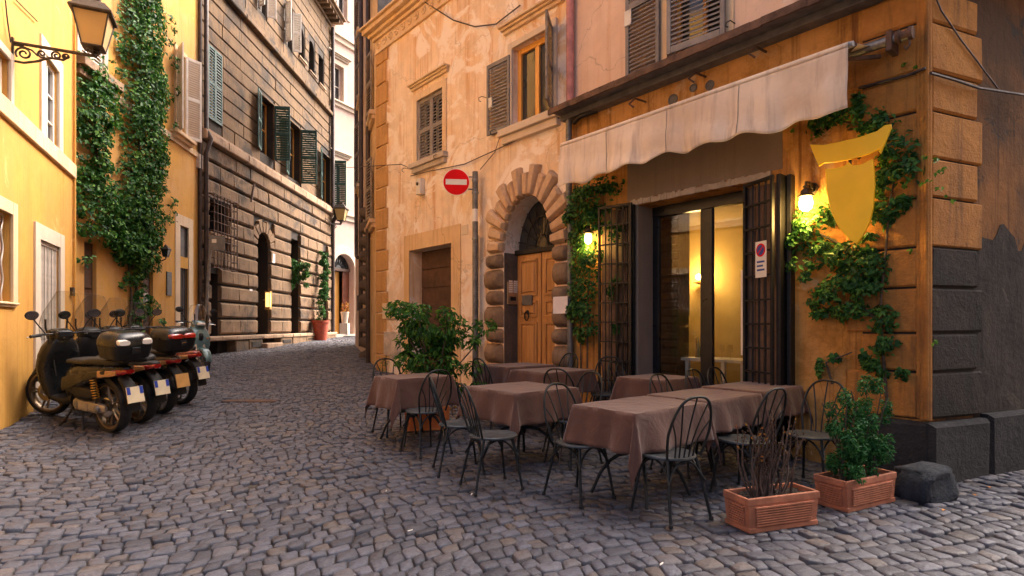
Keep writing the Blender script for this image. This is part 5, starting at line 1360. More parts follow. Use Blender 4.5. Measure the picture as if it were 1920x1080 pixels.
# ------------------------------------------------------------------ bistro chairs
def make_chair():
    root = empty('bistro_chair', None, (0, 0, 0))
    mb = MB(); n = 28
    prof = [(.001, .452), (.12, .449), (.175, .455), (.192, .459), (.200, .455), (.202, .445), (.196, .438), (.001, .438)]
    mb.lathe(prof, (0, 0, 0), n); mb.v = [(x * (1.0 + .06 * (y / .2)), y * 1.03 + .01, z) for x, y, z in mb.v]
    mb.build('seat', 'seat_grey', root, smooth=40)
    def back(z): return -.150 - .13 * max(z - .45, 0) ** 1.05 / .44 ** 1.05 * 1.0
    hp = []
    for i in range(41):
        t = math.pi * i / 40; c, s = math.cos(t), math.sin(t)
        z = .455 + .445 * (s ** .62); x = .195 * (abs(c) ** .72) * math.copysign(1, c)
        x *= .80 + .20 * min(1, (z - .45) / .18)
        hp.append((x, back(z), z))
    MB().tube(hp, .0100, 8).build('back_hoop', 'chair_iron', root, smooth=60)
    def hoop_x(z):
        s = min(1, max(0, (z - .455) / .445)) ** (1 / .62); c = math.sqrt(max(0, 1 - s * s)); return .195 * c ** .72 * (.80 + .20 * min(1, (z - .45) / .18))
    for k, (zt, xb) in enumerate(((.725, .085), (.860, .045), (.898, 0), (.860, -.045), (.725, -.085))):
        xt = hoop_x(zt) * (1 if k < 2 else -1 if k > 2 else 0)
        pts = []
        for i in range(11):
            f = i / 10; z = .45 + (zt - .45) * f
            pts.append((xb + (xt - xb) * (f ** 2.2 if abs(k - 2) == 2 else f ** 1.6), back(z) + .006 * math.sin(math.pi * f), z))
        MB().tube(pts, .0062, 6).build('spindle', 'chair_iron', root, smooth=60)
    for sx in (-1, 1):
        for sy in (-1, 1):
            x0, y0, x1, y1 = sx * .135, sy * .13, sx * .19, sy * (.20 if sy > 0 else .225)
            lg = MB().tube([(x0, y0, .44), (x0 + (x1 - x0) * .3, y0 + (y1 - y0) * .3, .32), (x1, y1, .004)], [.0125, .012, .0105], 8).build('leg', 'chair_iron', root, smooth=60)
            MB().lathe([(.001, 0), (.016, 0), (.016, .022), (.011, .026)], (x1, y1, 0), 10).build('rubber_foot', 'tyre', lg, smooth=40)
    for (a, b) in (((-.17, .17), (.17, .17)), ((-.17, -.185), (.17, -.185)), ((-.17, -.185), (-.17, .17)), ((.17, -.185), (.17, .17))):
        pts = []
        for i in range(13):
            f = i / 12; pts.append((a[0] + (b[0] - a[0]) * f * 1.0, a[1] + (b[1] - a[1]) * f, .28 + .150 * math.sin(math.pi * f) ** .55))
        k = [.88 if 0 < i < 12 else 1 for i in range(13)]
        MB().tube([(p[0] * k[i], p[1] * k[i], p[2]) for i, p in enumerate(pts)], .0085, 6).build('brace', 'chair_iron', root, smooth=60)
    return root
P_ax, Q_ax = Vector((.775, .632)), Vector((-.632, .775))
CH = [  # seat centre x, y, facing x, facing y, label
    (-1.44, 6.98, .60, -.80, 'iron bistro chair behind the table by the leafy bush'),
    (-.93, 6.10, -.632, .775, 'iron bistro chair on near side of table by the bush, back to T-junction'),
    (-.50, 5.42, .93, .25, 'iron bistro chair between the two left tables, facing the square table'),
    (-.17, 4.90, .90, .40, 'iron bistro chair at the front corner of the square middle table'),
    (.55, 4.62, .62, -.78, 'iron bistro chair at the outer end of the nearest table'),
    (.60, 5.66, -.80, -.60, 'iron bistro chair at far right side of the square middle table'),
    (-.20, 7.22, .80, .60, 'iron bistro chair left of the tables before the arched door'),
    (.60, 7.72, -.775, -.632, 'iron bistro chair between back tables and the arched door'),
    (.62, 6.22, .55, .84, 'iron bistro chair in front of the back tables, mostly hidden'),
    (1.20, 7.20, -.30, -.95, 'iron bistro chair in front of the creeper side grille'),
    (1.42, 6.66, .632, -.775, 'iron bistro chair beside the small table at restaurant doors'),
    (1.62, 5.42, .632, -.775, 'iron bistro chair behind the long row, first from the arch side'),
    (2.10, 5.85, .632, -.775, 'iron bistro chair behind the long row, middle of three'),
    (2.40, 6.06, .632, -.775, 'iron bistro chair behind the long row, last before the wall'),
    (1.16, 4.20, -.45, .89, 'nearest iron bistro chair with its back to the viewer'),
    (1.93, 4.70, -.55, .84, 'iron bistro chair behind the planter of bare twigs'),
    (2.60, 4.92, -.80, -.60, 'iron bistro chair behind the planter of green shrub'),
]
CH[1] = CH[1][:4] + ('iron bistro chair on near side of the table by the bush',)
chair0 = make_chair()
for i, (x, y, fx, fy, lab) in enumerate(CH):
    c = chair0 if i == 0 else copy_tree(chair0)
    c.location = (x, y, gh(x, y) + .001); c.rotation_euler = (0, 0, math.atan2(fy, fx) - math.pi / 2)
    tag(c, lab, 'chair', 'bistro chairs on the cobbles')

# ------------------------------------------------------------------ tables and their cloths
def make_table(N, a, b, lab, base=True):
    N = Vector(N); c = N + P_ax * a / 2 + Q_ax * b / 2; g = gh(c.x, c.y)
    t = tag(empty('cafe_table', None, (c.x, c.y, g), math.atan2(P_ax.y, P_ax.x)), lab, 'table', 'cafe tables under brown cloths')
    MB().box(-a / 2, a / 2, -b / 2, b / 2, .722, .745).build('tabletop', 'dark_wood', t, bevel=.005)
    MB().lathe([(.001, .72), (.09, .72), (.09, .70), (.032, .67), (.028, .36), (.05, .33), (.05, .29), (.03, .27), (.001, .27)], (0, 0, 0), 14).build('column', 'chair_iron', t, smooth=40)
    for k in range(4):
        an = math.pi / 4 + k * math.pi / 2; d = Vector((math.cos(an), math.sin(an), 0))
        pts = [d * r_ + Vector((0, 0, z_)) for r_, z_ in ((.03, .34), (.10, .345), (.18, .325), (.26, .27), (.33, .17), (.38, .05), (.40, .012))]
        MB().tube(pts, [.016, .016, .016, .015, .014, .013, .016], 8).build('leg', 'chair_iron', t, smooth=60)
    return c, g
def make_cloth(c, g, a, b, drop, corner, seed, lab, lift=None):
    rn = np.random.default_rng(seed); n1, n2 = 66, 66
    L, W = a / 2, b / 2; d = drop
    xs = np.unique(np.concatenate([np.linspace(-L - d, -L, 13), np.linspace(-L, L, 27), np.linspace(L, L + d, 13)]))
    ys = np.unique(np.concatenate([np.linspace(-W - d, -W, 13), np.linspace(-W, W, 23), np.linspace(W, W + d, 13)]))
    ph = rn.uniform(0, 6.28, 8); fr = rn.uniform(9, 15, 4); asym = rn.uniform(.75, 1.2, 4)
    V = []; top = .750
    tri = rn.uniform(-.35, .35, 4)
    for x in xs:
        for y in ys:
            ox, oy = max(0, abs(x) - L), max(0, abs(y) - W); sx, sy = math.copysign(1, x), math.copysign(1, y)
            px, py = sx * min(abs(x), L), sy * min(abs(y), W)
            ci = (0 if sx > 0 else 1) + (0 if sy > 0 else 2)
            if ox == 0 and oy == 0:
                z = top + .0015 * math.sin(x * 14 + ph[0]) * math.sin(y * 11 + ph[1]) + .003 * math.exp(-((abs(x) - L * .34) / .012) ** 2) + .003 * math.exp(-(y / .012) ** 2)
                V.append((x, y, z)); continue
            if ox and oy:
                r = math.hypot(ox, oy); phi = math.atan2(oy, ox) / (math.pi / 2)      # 0..1 round the corner
                bell = math.sin(math.pi * phi)
                pleat = math.sin(math.pi * phi * 3 + tri[ci] * 2)
                out = r * (.16 + .16 * bell + .05 * pleat)
                an = phi * math.pi / 2 + tri[ci] * bell * r / d
                zz = r * (.97 + (corner - 1) * bell * (r / (d * 1.41)))
                qx = px + sx * (out * math.cos(an) + .05 * r * bell * tri[ci]); qy = py + sy * out * math.sin(an)
                V.append((qx, qy, top - min(r, .016) * .4 - max(0, zz - .004)))
            elif ox:
                o = ox; e = 1 - abs(py) / W
                wv = .16 + .07 * math.sin(py * fr[0] + ph[2] + sx) * min(1, e * 3) + .06 * math.sin(py * fr[1] * 1.9 + ph[3])
                V.append((px + sx * (min(o, .006) + o * wv * (.7 + .3 * o / d)), py * (1 + .0 * o), top - min(o, .012) * .3 - max(0, o * .975 - .004)))
            else:
                o = oy; e = 1 - abs(px) / L
                wv = .16 + .07 * math.sin(px * fr[2] + ph[4] + sy) * min(1, e * 3) + .06 * math.sin(px * fr[3] * 1.9 + ph[5])
                V.append((px, py + sy * (min(o, .006) + o * wv * (.7 + .3 * o / d)), top - min(o, .012) * .3 - max(0, o * .975 - .004)))
    m = len(ys); F = [(i * m + k, (i + 1) * m + k, (i + 1) * m + k + 1, i * m + k + 1) for i in range(len(xs) - 1) for k in range(m - 1)]
    o = MB().add(V, F).build('tablecloth', 'brown_cloth', None, smooth=70)
    o.location = (c.x, c.y, g); o.rotation_euler = (0, 0, math.atan2(P_ax.y, P_ax.x))
    s = o.modifiers.new('solid', 'SOLIDIFY'); s.thickness = .003; s.offset = 1
    tag(o, lab, 'tablecloth', 'brown tablecloths')
N3 = Vector((.895, 4.15))
TB = [
    (N3, .92, .62, .30, 1.28, 'nearest table, outer end of the long row', 'brown cloth on the nearest table, one corner hanging very low'),
    (N3 + P_ax * .97, .86, .62, .27, 1.1, 'middle table of the long row', 'brown cloth on the middle table of the long row'),
    (N3 + P_ax * 1.87, .80, .62, .27, 1.1, 'last table of the long row, against the wall', 'brown cloth on the long row table against the ochre wall'),
    ((.034, 5.21), .80, .80, .30, 1.1, 'square middle table on its own', 'brown cloth on the square middle table, front corner bunched'),
    ((-1.24, 6.20), .70, .56, .34, 1.1, 'small table by the leafy bush', 'brown cloth on the small table nearest the scooters'),
    ((.396, 6.70), .82, .64, .28, 1.05, 'back table in front of the arched door', 'brown cloth on the back table before the creeper'),
    (Vector((.396, 6.70)) + Q_ax * .70, .80, .62, .28, 1.05, 'back table further from the restaurant doors', 'brown cloth on the back table before the arched door'),
    ((1.60, 6.10), .68, .60, .32, 1.0, 'small table before the restaurant doors', 'brown cloth on the small table at the glass doors'),
]
for i, (N, a, b, d, k, l1, l2) in enumerate(TB):
    c, g = make_table(N, a, b, l1); make_cloth(c, g, a + .012, b + .012, d, k, 40 + i, l2)

# ------------------------------------------------------------------ terracotta planters
def planter(loc, rz, L, W, H, lab, mat='terracotta'):
    o = tag(empty('terracotta_planter', None, loc, rz), lab, 'planter', 'terracotta planters')
    mb = MB(); t = .022
    k = .93
    def ringz(l, w, z): return [(-l/2, -w/2, z), (l/2, -w/2, z), (l/2, w/2, z), (-l/2, w/2, z)]
    mb.loft([ringz(L * k, W * k, .03), ringz(L * .975, W * .975, H - .045)], cap=True); mb.build('body', mat, o, bevel=.004)
    n = 8
    for i in range(n):
        f = (i + .5) / n; z = .042 + (H - .100) * f; kk = k + (.975 - k) * (z - .03) / (H - .075)
        l, w = L * kk, W * kk
        r = MB()
        for (x0, x1, y0, y1) in ((-l/2 + .05, l/2 - .05, -w/2 - .014, -w/2 + .004), (-l/2 + .05, l/2 - .05, w/2 - .004, w/2 + .014), (-l/2 - .014, -l/2 + .004, -w/2 + .04, w/2 - .04), (l/2 - .004, l/2 + .014, -w/2 + .04, w/2 - .04)):
            r.box(x0, x1, y0, y1, z - .0050, z + .0050)
        r.build('rib', mat, o)
    mb = MB()
    for (x0, x1, y0, y1) in ((-L/2, L/2, -W/2, -W/2 + t), (-L/2, L/2, W/2 - t, W/2), (-L/2, -L/2 + t, -W/2 + t, W/2 - t), (L/2 - t, L/2, -W/2 + t, W/2 - t)): mb.box(x0, x1, y0, y1, H - .05, H)
    mb.build('rim', mat, o, bevel=.006)
    mb = MB(); mb.box(-L * k / 2 - .008, L * k / 2 + .008, -W * k / 2 - .008, W * k / 2 + .008, .0, .035); mb.build('foot', mat, o, bevel=.006)
    mb = MB(); nx, ny = 26, 10
    for i in range(nx + 1):
        for j in range(ny + 1): mb.v.append((-L/2 + t + (L - 2*t) * i / nx, -W/2 + t + (W - 2*t) * j / ny, H - .035 + random.uniform(-.008, .016)))
    for i in range(nx):
        for j in range(ny): p = i * (ny + 1) + j; mb.f.append((p, p + ny + 1, p + ny + 2, p + 1))
    mb.build('soil', 'soil', o)
    return o
def pl(N, d, L, W):
    a = math.atan2(d[1], d[0]); e = Vector((math.cos(a), math.sin(a))); f = Vector((-e.y, e.x)); c = Vector(N) + e * L / 2 + f * W / 2
    return (c.x, c.y, gh(c.x, c.y)), a
PLA, aA = pl((1.578, 3.80), (.587, .20), .62, .25)
PLB, aB = pl((2.486, 4.22), (.58, .30), .64, .27)
PLC = (-1.08, 7.22, gh(-1.08, 7.22))
planter(PLA, aA, .62, .25, .235, 'ribbed terracotta planter holding bare twigs')
planter(PLB, aB, .64, .27, .235, 'ribbed terracotta planter holding the dense green shrub')
planter(PLC, R(12), .55, .28, .30, 'bright orange planter half hidden behind the table by the bush', 'terracotta_orange')
# ------------------------------------------------------------------ scooters
def ell(x, hw, z0, z1, n=18, e=.62, yc=0.0):
    zc, hz = (z0 + z1) / 2, (z1 - z0) / 2
    return [(x, yc + hw * abs(math.cos(t)) ** e * math.copysign(1, math.cos(t)), zc + hz * abs(math.sin(t)) ** e * math.copysign(1, math.sin(t))) for t in [2 * math.pi * i / n for i in range(n)]]
def ellz(z, xc, hx, hy, n=18, e=.7):
    return [(xc + hx * abs(math.cos(t)) ** e * math.copysign(1, math.cos(t)), hy * abs(math.sin(t)) ** e * math.copysign(1, math.sin(t)), z) for t in [2 * math.pi * i / n for i in range(n)]]
def wheel(root, x, r, tw, rim, steer=0.0):
    w = MB().lathe([(.035, -.05), (.045, -.04), (.045, .04), (.035, .05), (.012, .05), (.012, -.05), (.035, -.05)], (0, 0, 0), 14, 'y').build('wheel', rim, root, smooth=40)
    w.location = (x, 0, r); w.rotation_euler = (0, 0, steer)
    ri = r - .055
    prof = [(ri, -tw * .36), (ri + .012, -tw * .47), (r - .022, -tw * .5), (r - .006, -tw * .30), (r, 0), (r - .006, tw * .30), (r - .022, tw * .5), (ri + .012, tw * .47), (ri, tw * .36)]
    MB().lathe(prof, (0, 0, 0), 40, 'y').build('tyre', 'tyre', w, smooth=50)
    MB().lathe([(ri + .004, -tw * .40), (ri - .012, -tw * .38), (ri - .022, -tw * .18), (ri - .022, tw * .18), (ri - .012, tw * .38), (ri + .004, tw * .40)], (0, 0, 0), 40, 'y').build('rim', rim, w, smooth=50)
    sp = MB()
    for k in range(5):
        an = 2 * math.pi * k / 5
        for s in (-1, 1): sp.tube([(.03 * math.cos(an), .012 * s, .03 * math.sin(an)), ((ri - .015) * math.cos(an + .12 * s), .012 * s, (ri - .015) * math.sin(an + .12 * s))], [.016, .011], 6)
    sp.build('spokes', rim, w, smooth=50)
    MB().lathe([(.05, .050), (.11, .050), (.11, .054), (.05, .054), (.05, .050)], (0, 0, 0), 24, 'y').build('brake_disc', 'chrome', w, smooth=30)
    return w
def make_scooter(lab, P, fwd, body='scooter_black', rim='rim_gold', box=None, screen=1.0, r=.30, plate='eu', tail='scooter_black', steer=0.0, front='scooter_black', lean=7.0):
    a = math.atan2(fwd[1], fwd[0])
    root = empty('scooter', None, (P[0], P[1], gh(*P))); root.rotation_euler = (0, 0, a)
    g0, g1 = gh(P[0] - math.cos(a) * .66, P[1] - math.sin(a) * .66), gh(P[0] + math.cos(a) * .66, P[1] + math.sin(a) * .66)
    root.matrix_world = Matrix.Translation((P[0], P[1], (g0 + g1) / 2)) @ Matrix.Rotation(a, 4, 'Z') @ Matrix.Rotation(-math.atan2(g1 - g0, 1.32), 4, 'Y') @ Matrix.Rotation(R(-lean * .5), 4, 'X') @ Matrix.Scale(1.07, 4)
    tag(root, lab, 'scooter', 'scooters parked by the yellow wall')
    B = lambda mb, n, m, sm=40, bv=0: mb.build(n, m, root, smooth=sm, bevel=bv)
    xf, xr = .67, -.67
    wheel(root, xf, r, .10, rim, steer); wheel(root, xr, r, .125, rim)
    # front mudguard and fork
    mb = MB(); pr = []
    for i in range(17):
        an = R(15 + 150 * i / 16); rr = r + .03 + .012 * math.sin(an)
        q = .075 if 2 < i < 14 else .055
        pr.append([(xf + rr * math.cos(an) - (.03 if i == 0 else 0), y_, r + rr * math.sin(an) + zz) for y_, zz in ((-q, -.035), (-q * .8, .0), (0, .014), (q * .8, .0), (q, -.035), (q * .7, -.012), (0, 0), (-q * .7, -.012))])
    fm = B(mb.loft(pr), 'front_mudguard', front, 50)
    if steer: pass
    for s in (-1, 1): B(MB().tube([(.47, s * .075, .78), (xf - .01, s * .085, r)], [.022, .024], 10), 'fork', 'cast_alloy', 50)
    # leg shield and nose
    B(MB().loft([ellz(.27, .34, .06, .15), ellz(.34, .37, .075, .18), ellz(.50, .42, .085, .215), ellz(.66, .445, .105, .225), ellz(.80, .43, .125, .205), ellz(.90, .40, .12, .175), ellz(.985, .37, .09, .12), ellz(1.02, .35, .05, .07)]), 'leg_shield', front, 60)
    B(MB().loft([ell(.535, .05, .70, .86), ell(.575, .035, .73, .83), ell(.58, .01, .76, .79)]), 'horn_cover', 'scooter_plastic', 50)
    for s in (-1, 1): B(MB().loft([ell(.46, .05, .73, .80, yc=s * .13), ell(.535, .035, .74, .79, yc=s * .12), ell(.545, .01, .755, .775, yc=s * .115)]), 'indicator', 'amber_lens', 50)
    # floor and body
    B(MB().loft([ell(.42, .13, .255, .33), ell(.25, .17, .25, .335), ell(.0, .18, .25, .34), ell(-.14, .16, .27, .42)]), 'floorboard', 'scooter_plastic', 50)
    B(MB().loft([ell(.06, .11, .33, .60), ell(-.02, .155, .32, .70), ell(-.15, .185, .36, .76), ell(-.35, .195, .47, .775), ell(-.58, .175, .58, .79), ell(-.80, .125, .66, .80), ell(-.98, .07, .72, .805), ell(-1.02, .03, .745, .79)]), 'rear_body', body, 60)
    for s in (-1, 1): B(MB().loft([ell(.0, .012, .42, .58, yc=s * .172), ell(-.2, .014, .48, .64, yc=s * .198), ell(-.5, .014, .60, .70, yc=s * .193), ell(-.8, .010, .70, .745, yc=s * .135)]), 'side_trim', tail, 50)
    B(MB().loft([ell(.06, .09, .73, .765), ell(-.02, .14, .735, .800), ell(-.25, .165, .75, .825), ell(-.42, .165, .76, .835), ell(-.50, .155, .765, .868), ell(-.70, .135, .78, .880), ell(-.86, .095, .79, .868), ell(-.90, .05, .80, .85)]), 'seat', 'seat_leather', 60)
    # rear light cluster, mudguard, plate
    B(MB().loft([ell(-.86, .118, .675, .765), ell(-.97, .082, .705, .775), ell(-1.035, .045, .725, .770)]), 'tail_light', 'red_lens', 60)
    for s in (-1, 1): B(MB().loft([ell(-.70, .012, .655, .735, yc=s * .155), ell(-.86, .014, .68, .75, yc=s * .115), ell(-.93, .01, .70, .745, yc=s * .092)]), 'indicator', 'amber_lens' if s > 0 else 'clear_lens', 50)
    pr = []
    for i in range(13):
        an = R(62 + 100 * i / 12); rr = r + .05
        pr.append([(xr + rr * math.cos(an), y_, r + rr * math.sin(an) + zz) for y_, zz in ((-.085, -.04), (-.07, .0), (0, .012), (.07, .0), (.085, -.04), (.06, -.012), (0, -.004), (-.06, -.012))])
    B(MB().loft(pr), 'rear_mudguard', 'scooter_plastic', 50)
    B(MB().loft([ell(-.90, .06, .62, .70), ell(-1.02, .065, .50, .62), ell(-1.08, .07, .38, .46), ell(-1.10, .07, .31, .34)]), 'plate_carrier', 'scooter_plastic', 50)
    pt = MB().box(-.006, .006, -.088, .088, -.088, .088).build('number_plate', 'plate_cream' if plate == 'eu' else 'plate_orange', root); pt.location = (-1.118, 0, .50); pt.rotation_euler = (0, R(14), 0)
    if plate == 'eu':
        for s in (-1, 1): MB().box(-.0085, -.0062, s * .068 - .018, s * .068 + .018, .005, .086).build('blue_band', 'plate_blue', pt)
    # engine, cover, airbox, shock, exhaust
    B(MB().loft([ell(-.16, .03, .25, .34, yc=.115), ell(-.22, .045, .225, .37, yc=.12), ell(-.40, .048, .235, .355, yc=.125), ell(-.56, .042, .235, .36, yc=.12), ell(-.72, .028, .25, .35, yc=.115), ell(-.76, .015, .27, .33, yc=.11)], True), 'transmission_cover', 'cast_alloy', 50)
    for xx, rr in ((-.27, .055), (-.66, .05)): B(MB().lathe([(.001, .178), (rr * .55, .178), (rr * .6, .170), (rr * .9, .168), (rr, .155)], (xx, 0, .295), 18, 'y'), 'cover_boss', 'galvanised', 40)
    for k in range(5): B(MB().box(-.50 + k * .028, -.488 + k * .028, .15, .172, .25, .34), 'cooling_fin', 'cast_alloy', 30)
    B(MB().tube([(.30, .16, 1.04), (.36, .14, .92), (.33, .10, .75), (.30, .09, .55)], .006, 5), 'brake_cable', 'tyre', 50)
    B(MB().loft([ell(-.16, .05, .38, .50, yc=.10), ell(-.25, .075, .37, .54, yc=.115), ell(-.50, .07, .38, .53, yc=.115), ell(-.58, .05, .40, .50, yc=.11)]), 'air_box', 'scooter_plastic', 50)
    B(MB().loft([ell(-.05, .09, .22, .36), ell(-.3, .10, .20, .42), ell(-.55, .07, .24, .40)]), 'engine', 'lead_grey', 50)
    B(MB().tube([(-.66, .155, .36), (-.60, .155, .69)], .014, 8), 'shock_absorber', 'iron', 50)
    B(MB().tube([(-.66 + .06 * f + .032 * math.cos(f * 50), .155 + .032 * math.sin(f * 50), .42 + .22 * f) for f in [i / 80 for i in range(81)]], .0065, 5), 'coil_spring', 'gold_spring' if rim == 'rim_gold' else 'chrome', 50)
    B(MB().loft([ell(-.30, .03, .24, .30, yc=-.14), ell(-.50, .05, .25, .36, yc=-.15), ell(-.85, .052, .33, .45, yc=-.155), ell(-.98, .035, .37, .44, yc=-.155)]), 'exhaust', 'galvanised', 50)
    B(MB().tube([(-.12, .12, .24), (-.10, .20, .10), (-.06, .27, .0)], .012, 6), 'side_stand', 'iron', 40)
    for s in (-1, 1): B(MB().tube([(-.28, s * .10, .24), (-.34, s * .14, .06), (-.38, s * .16, .0)], .014, 6), 'centre_stand', 'iron', 40)
    B(MB().tube([(.10 - .05, 0, .52), (.20, 0, .42), (.36, 0, .40)], .05, 8), 'centre_tunnel', 'scooter_plastic', 50)
    # headset
    B(MB().loft([ell(.26, .05, .985, 1.06), ell(.32, .115, .97, 1.10), ell(.42, .13, .965, 1.11), ell(.50, .09, .98, 1.09), ell(.54, .05, 1.0, 1.07)]), 'headset', front, 60)
    B(MB().loft([ell(.50, .085, .995, 1.075), ell(.545, .06, 1.005, 1.065), ell(.558, .02, 1.02, 1.05)]), 'headlight', 'clear_lens', 60)
    B(MB().box(.255, .285, -.07, .07, 1.02, 1.085), 'instrument_panel', 'plaque_dark', 30, .006)
    B(MB().tube([(.24, -.34, 1.05), (.30, -.22, 1.06), (.34, 0, 1.05), (.30, .22, 1.06), (.24, .34, 1.05)], .012, 8), 'handlebar', 'iron', 50)
    for s in (-1, 1):
        B(MB().tube([(.275, s * .25, 1.055), (.235, s * .365, 1.05)], .019, 10), 'grip', 'tyre', 40)
        B(MB().tube([(.30, s * .22, 1.04), (.33, s * .30, 1.035), (.31, s * .37, 1.03)], .006, 6), 'brake_lever', 'chrome', 40)
        ms = B(MB().tube([(.30, s * .19, 1.07), (.31, s * .26, 1.18), (.29, s * .31, 1.25)], .007, 6), 'mirror_stalk', 'iron', 40)
        mb = MB().lathe([(.001, .016), (.045, .014), (.062, .004), (.064, -.006), (.058, -.010)], (0, 0, 0), 18, 'x'); mb.v = [(x, y_ * 1.15, z * .85) for x, y_, z in mb.v]
        o = mb.build('mirror', 'scooter_plastic', root, smooth=40); o.location = (.285, s * .325, 1.29); o.rotation_euler = (0, R(-6), R(8 * s))
        g = MB().lathe([(.056, -.008), (.001, -.008)], (0, 0, 0), 18, 'x'); g.v = [(x, y_ * 1.15, z * .85) for x, y_, z in g.v]; g.build('mirror_glass', 'chrome', o)
    if screen:
        mb = MB(); n, m = 12, 12
        for i in range(n + 1):
            for k in range(m + 1):
                f, s = i / n, 2 * k / m - 1
                hw = (.17 + .06 * math.sin(math.pi * min(f * 1.25, 1)) - .05 * max(0, f - .8) / .2) * (1 if screen > .6 else .9)
                y_ = hw * s; z = .97 + .60 * screen * f - .03 * (abs(s) ** 3) * f
                x = .54 - .22 * screen * f - .10 * s * s
                mb.v.append((x, y_, z))
        for i in range(n):
            for k in range(m): p = i * (m + 1) + k; mb.f.append((p, p + 1, p + m + 2, p + m + 1))
        o = mb.build('windscreen', 'windscreen_glass', root, smooth=80); sm = o.modifiers.new('solid', 'SOLIDIFY'); sm.thickness = .004
        for s in (-1, 1): B(MB().tube([(.44, s * .10, 1.02), (.47, s * .11, 1.12), (.455, s * .115, 1.22)], .010, 6), 'screen_bracket', 'scooter_plastic', 40)
    if box:
        rk = B(MB().box(-1.08, -.74, -.10, .10, .862, .880), 'luggage_rack', 'iron', 30, .004)
        bx = MB().loft([ellz(.880, -.93, .15, .15, 28, .45), ellz(.90, -.93, .185, .195, 28, .42), ellz(1.02, -.94, .205, .215, 28, .42), ellz(1.045, -.94, .208, .220, 28, .42)], True).build('top_box', 'scooter_plastic', root, smooth=50)
        MB().loft([ellz(1.047, -.94, .208, .220, 28, .42), ellz(1.10, -.935, .205, .215, 28, .42), ellz(1.155, -.93, .185, .190, 28, .48), ellz(1.185, -.92, .14, .14, 28, .6), ellz(1.192, -.92, .06, .06, 28, .8)], True).build('lid', 'scooter_black', bx, smooth=60)
        for s in (-1, 1):
            rf = MB().loft([ell(-1.05, .030, 1.055, 1.125, yc=s * .150), ell(-1.135, .055, 1.052, 1.118, yc=s * .130), ell(-1.156, .055, 1.056, 1.108, yc=s * .118)]) if box == 'white' else MB().loft([ell(-1.09, .060, 1.05, 1.12, yc=s * .135), ell(-1.146, .085, 1.048, 1.115, yc=s * .09), ell(-1.162, .08, 1.055, 1.10, yc=s * .08)])
            rf.build('reflector', 'clear_lens' if box == 'white' else 'red_lens', bx, smooth=50)
        MB().box(-1.158, -1.135, -.045, .045, .96, 1.03).build('latch', 'plaque_dark', bx, bevel=.006)
        MB().box(-1.160, -1.150, -.03, .03, .995, 1.008).build('latch_badge', 'chrome', bx)
    return root
def at_px(px, Z): return ((px - 960) / FPX * Z, Z)
FW = Vector((-.896, .444)).normalized()
def spos(px, Z, fw):
    x, y = at_px(px, Z); return (x + fw[0] * .67, y + fw[1] * .67)
make_scooter('black big wheel scooter with white reflector top box and tall windscreen, first in line', spos(207, 7.0, FW), FW, 'scooter_black', 'rim_gold', 'white', 1.0, .30, steer=R(20))
f2 = Vector((-.90, .43)); make_scooter('bronze tailed scooter with windscreen and no top box, second in line', spos(258, 7.62, f2), f2, 'scooter_plastic', 'rim_gold', None, .95, .29, tail='scooter_bronze', front='scooter_plastic')
f3 = Vector((-.90, .42)); make_scooter('dark scooter with red reflector top box, third in line', spos(298, 8.22, f3), f3, 'scooter_bronze', 'rim_grey', 'red', .9, .27, plate='orange', tail='scooter_bronze')
f4 = Vector((-.92, .38)); make_scooter('dark red tailed scooter furthest out from the wall, fourth in line', spos(337, 8.95, f4), f4, 'scooter_red', 'rim_grey', None, .8, .28, tail='scooter_red', front='scooter_black')
f5 = Vector((.80, -.60)); make_scooter('pale teal scooter facing the street behind the dark ones', (-7.02, 12.2), f5, 'scooter_teal', 'rim_grey', None, .75, .27, tail='scooter_teal', front='scooter_teal')
# ------------------------------------------------------------------ foliage
def leaf_mesh(pos, nrm, size, mat, name, parent, aspect=.55, fold=.18, droop=.0, dirs=None, kind='stuff', loc=None, three=False):
    """one folded four-cornered leaf per position"""
    n = len(pos); pos = np.asarray(pos, float); nrm = np.asarray(nrm, float)
    nrm /= np.linalg.norm(nrm, axis=1, keepdims=True) + 1e-9
    rnd = RNG.normal(size=(n, 3)) if dirs is None else np.asarray(dirs, float) + RNG.normal(size=(n, 3)) * .35
    rnd[:, 2] -= droop
    t = rnd - nrm * (rnd * nrm).sum(1, keepdims=True); t /= np.linalg.norm(t, axis=1, keepdims=True) + 1e-9
    b = np.cross(nrm, t); s = np.asarray(size, float).reshape(-1, 1) * np.ones((n, 1))
    base = pos - t * s * .5; tip = pos + t * s * .5 - nrm * s * .10
    mid = pos - t * s * .05
    l = mid + b * s * aspect * .5 + nrm * s * fold; r_ = mid - b * s * aspect * .5 + nrm * s * fold
    V = np.stack([base, l, tip, r_], 1).reshape(-1, 3); o4 = np.arange(n) * 4
    F = np.stack([np.stack([o4, o4 + 2, o4 + 1], 1), np.stack([o4, o4 + 3, o4 + 2], 1)], 1).reshape(-1, 3)
    me = bpy.data.meshes.new(name); me.vertices.add(len(V)); me.vertices.foreach_set('co', V.astype(np.float32).ravel())
    me.loops.add(F.size); me.loops.foreach_set('vertex_index', F.astype(np.int32).ravel())
    me.polygons.add(len(F)); me.polygons.foreach_set('loop_start', (np.arange(len(F)) * 3).astype(np.int32)); me.update(calc_edges=True); me.validate()
    me.materials.append(M_[mat]); o = bpy.data.objects.new(name, me); COL.objects.link(o); o.parent = parent
    if kind: o['kind'] = kind
    return o
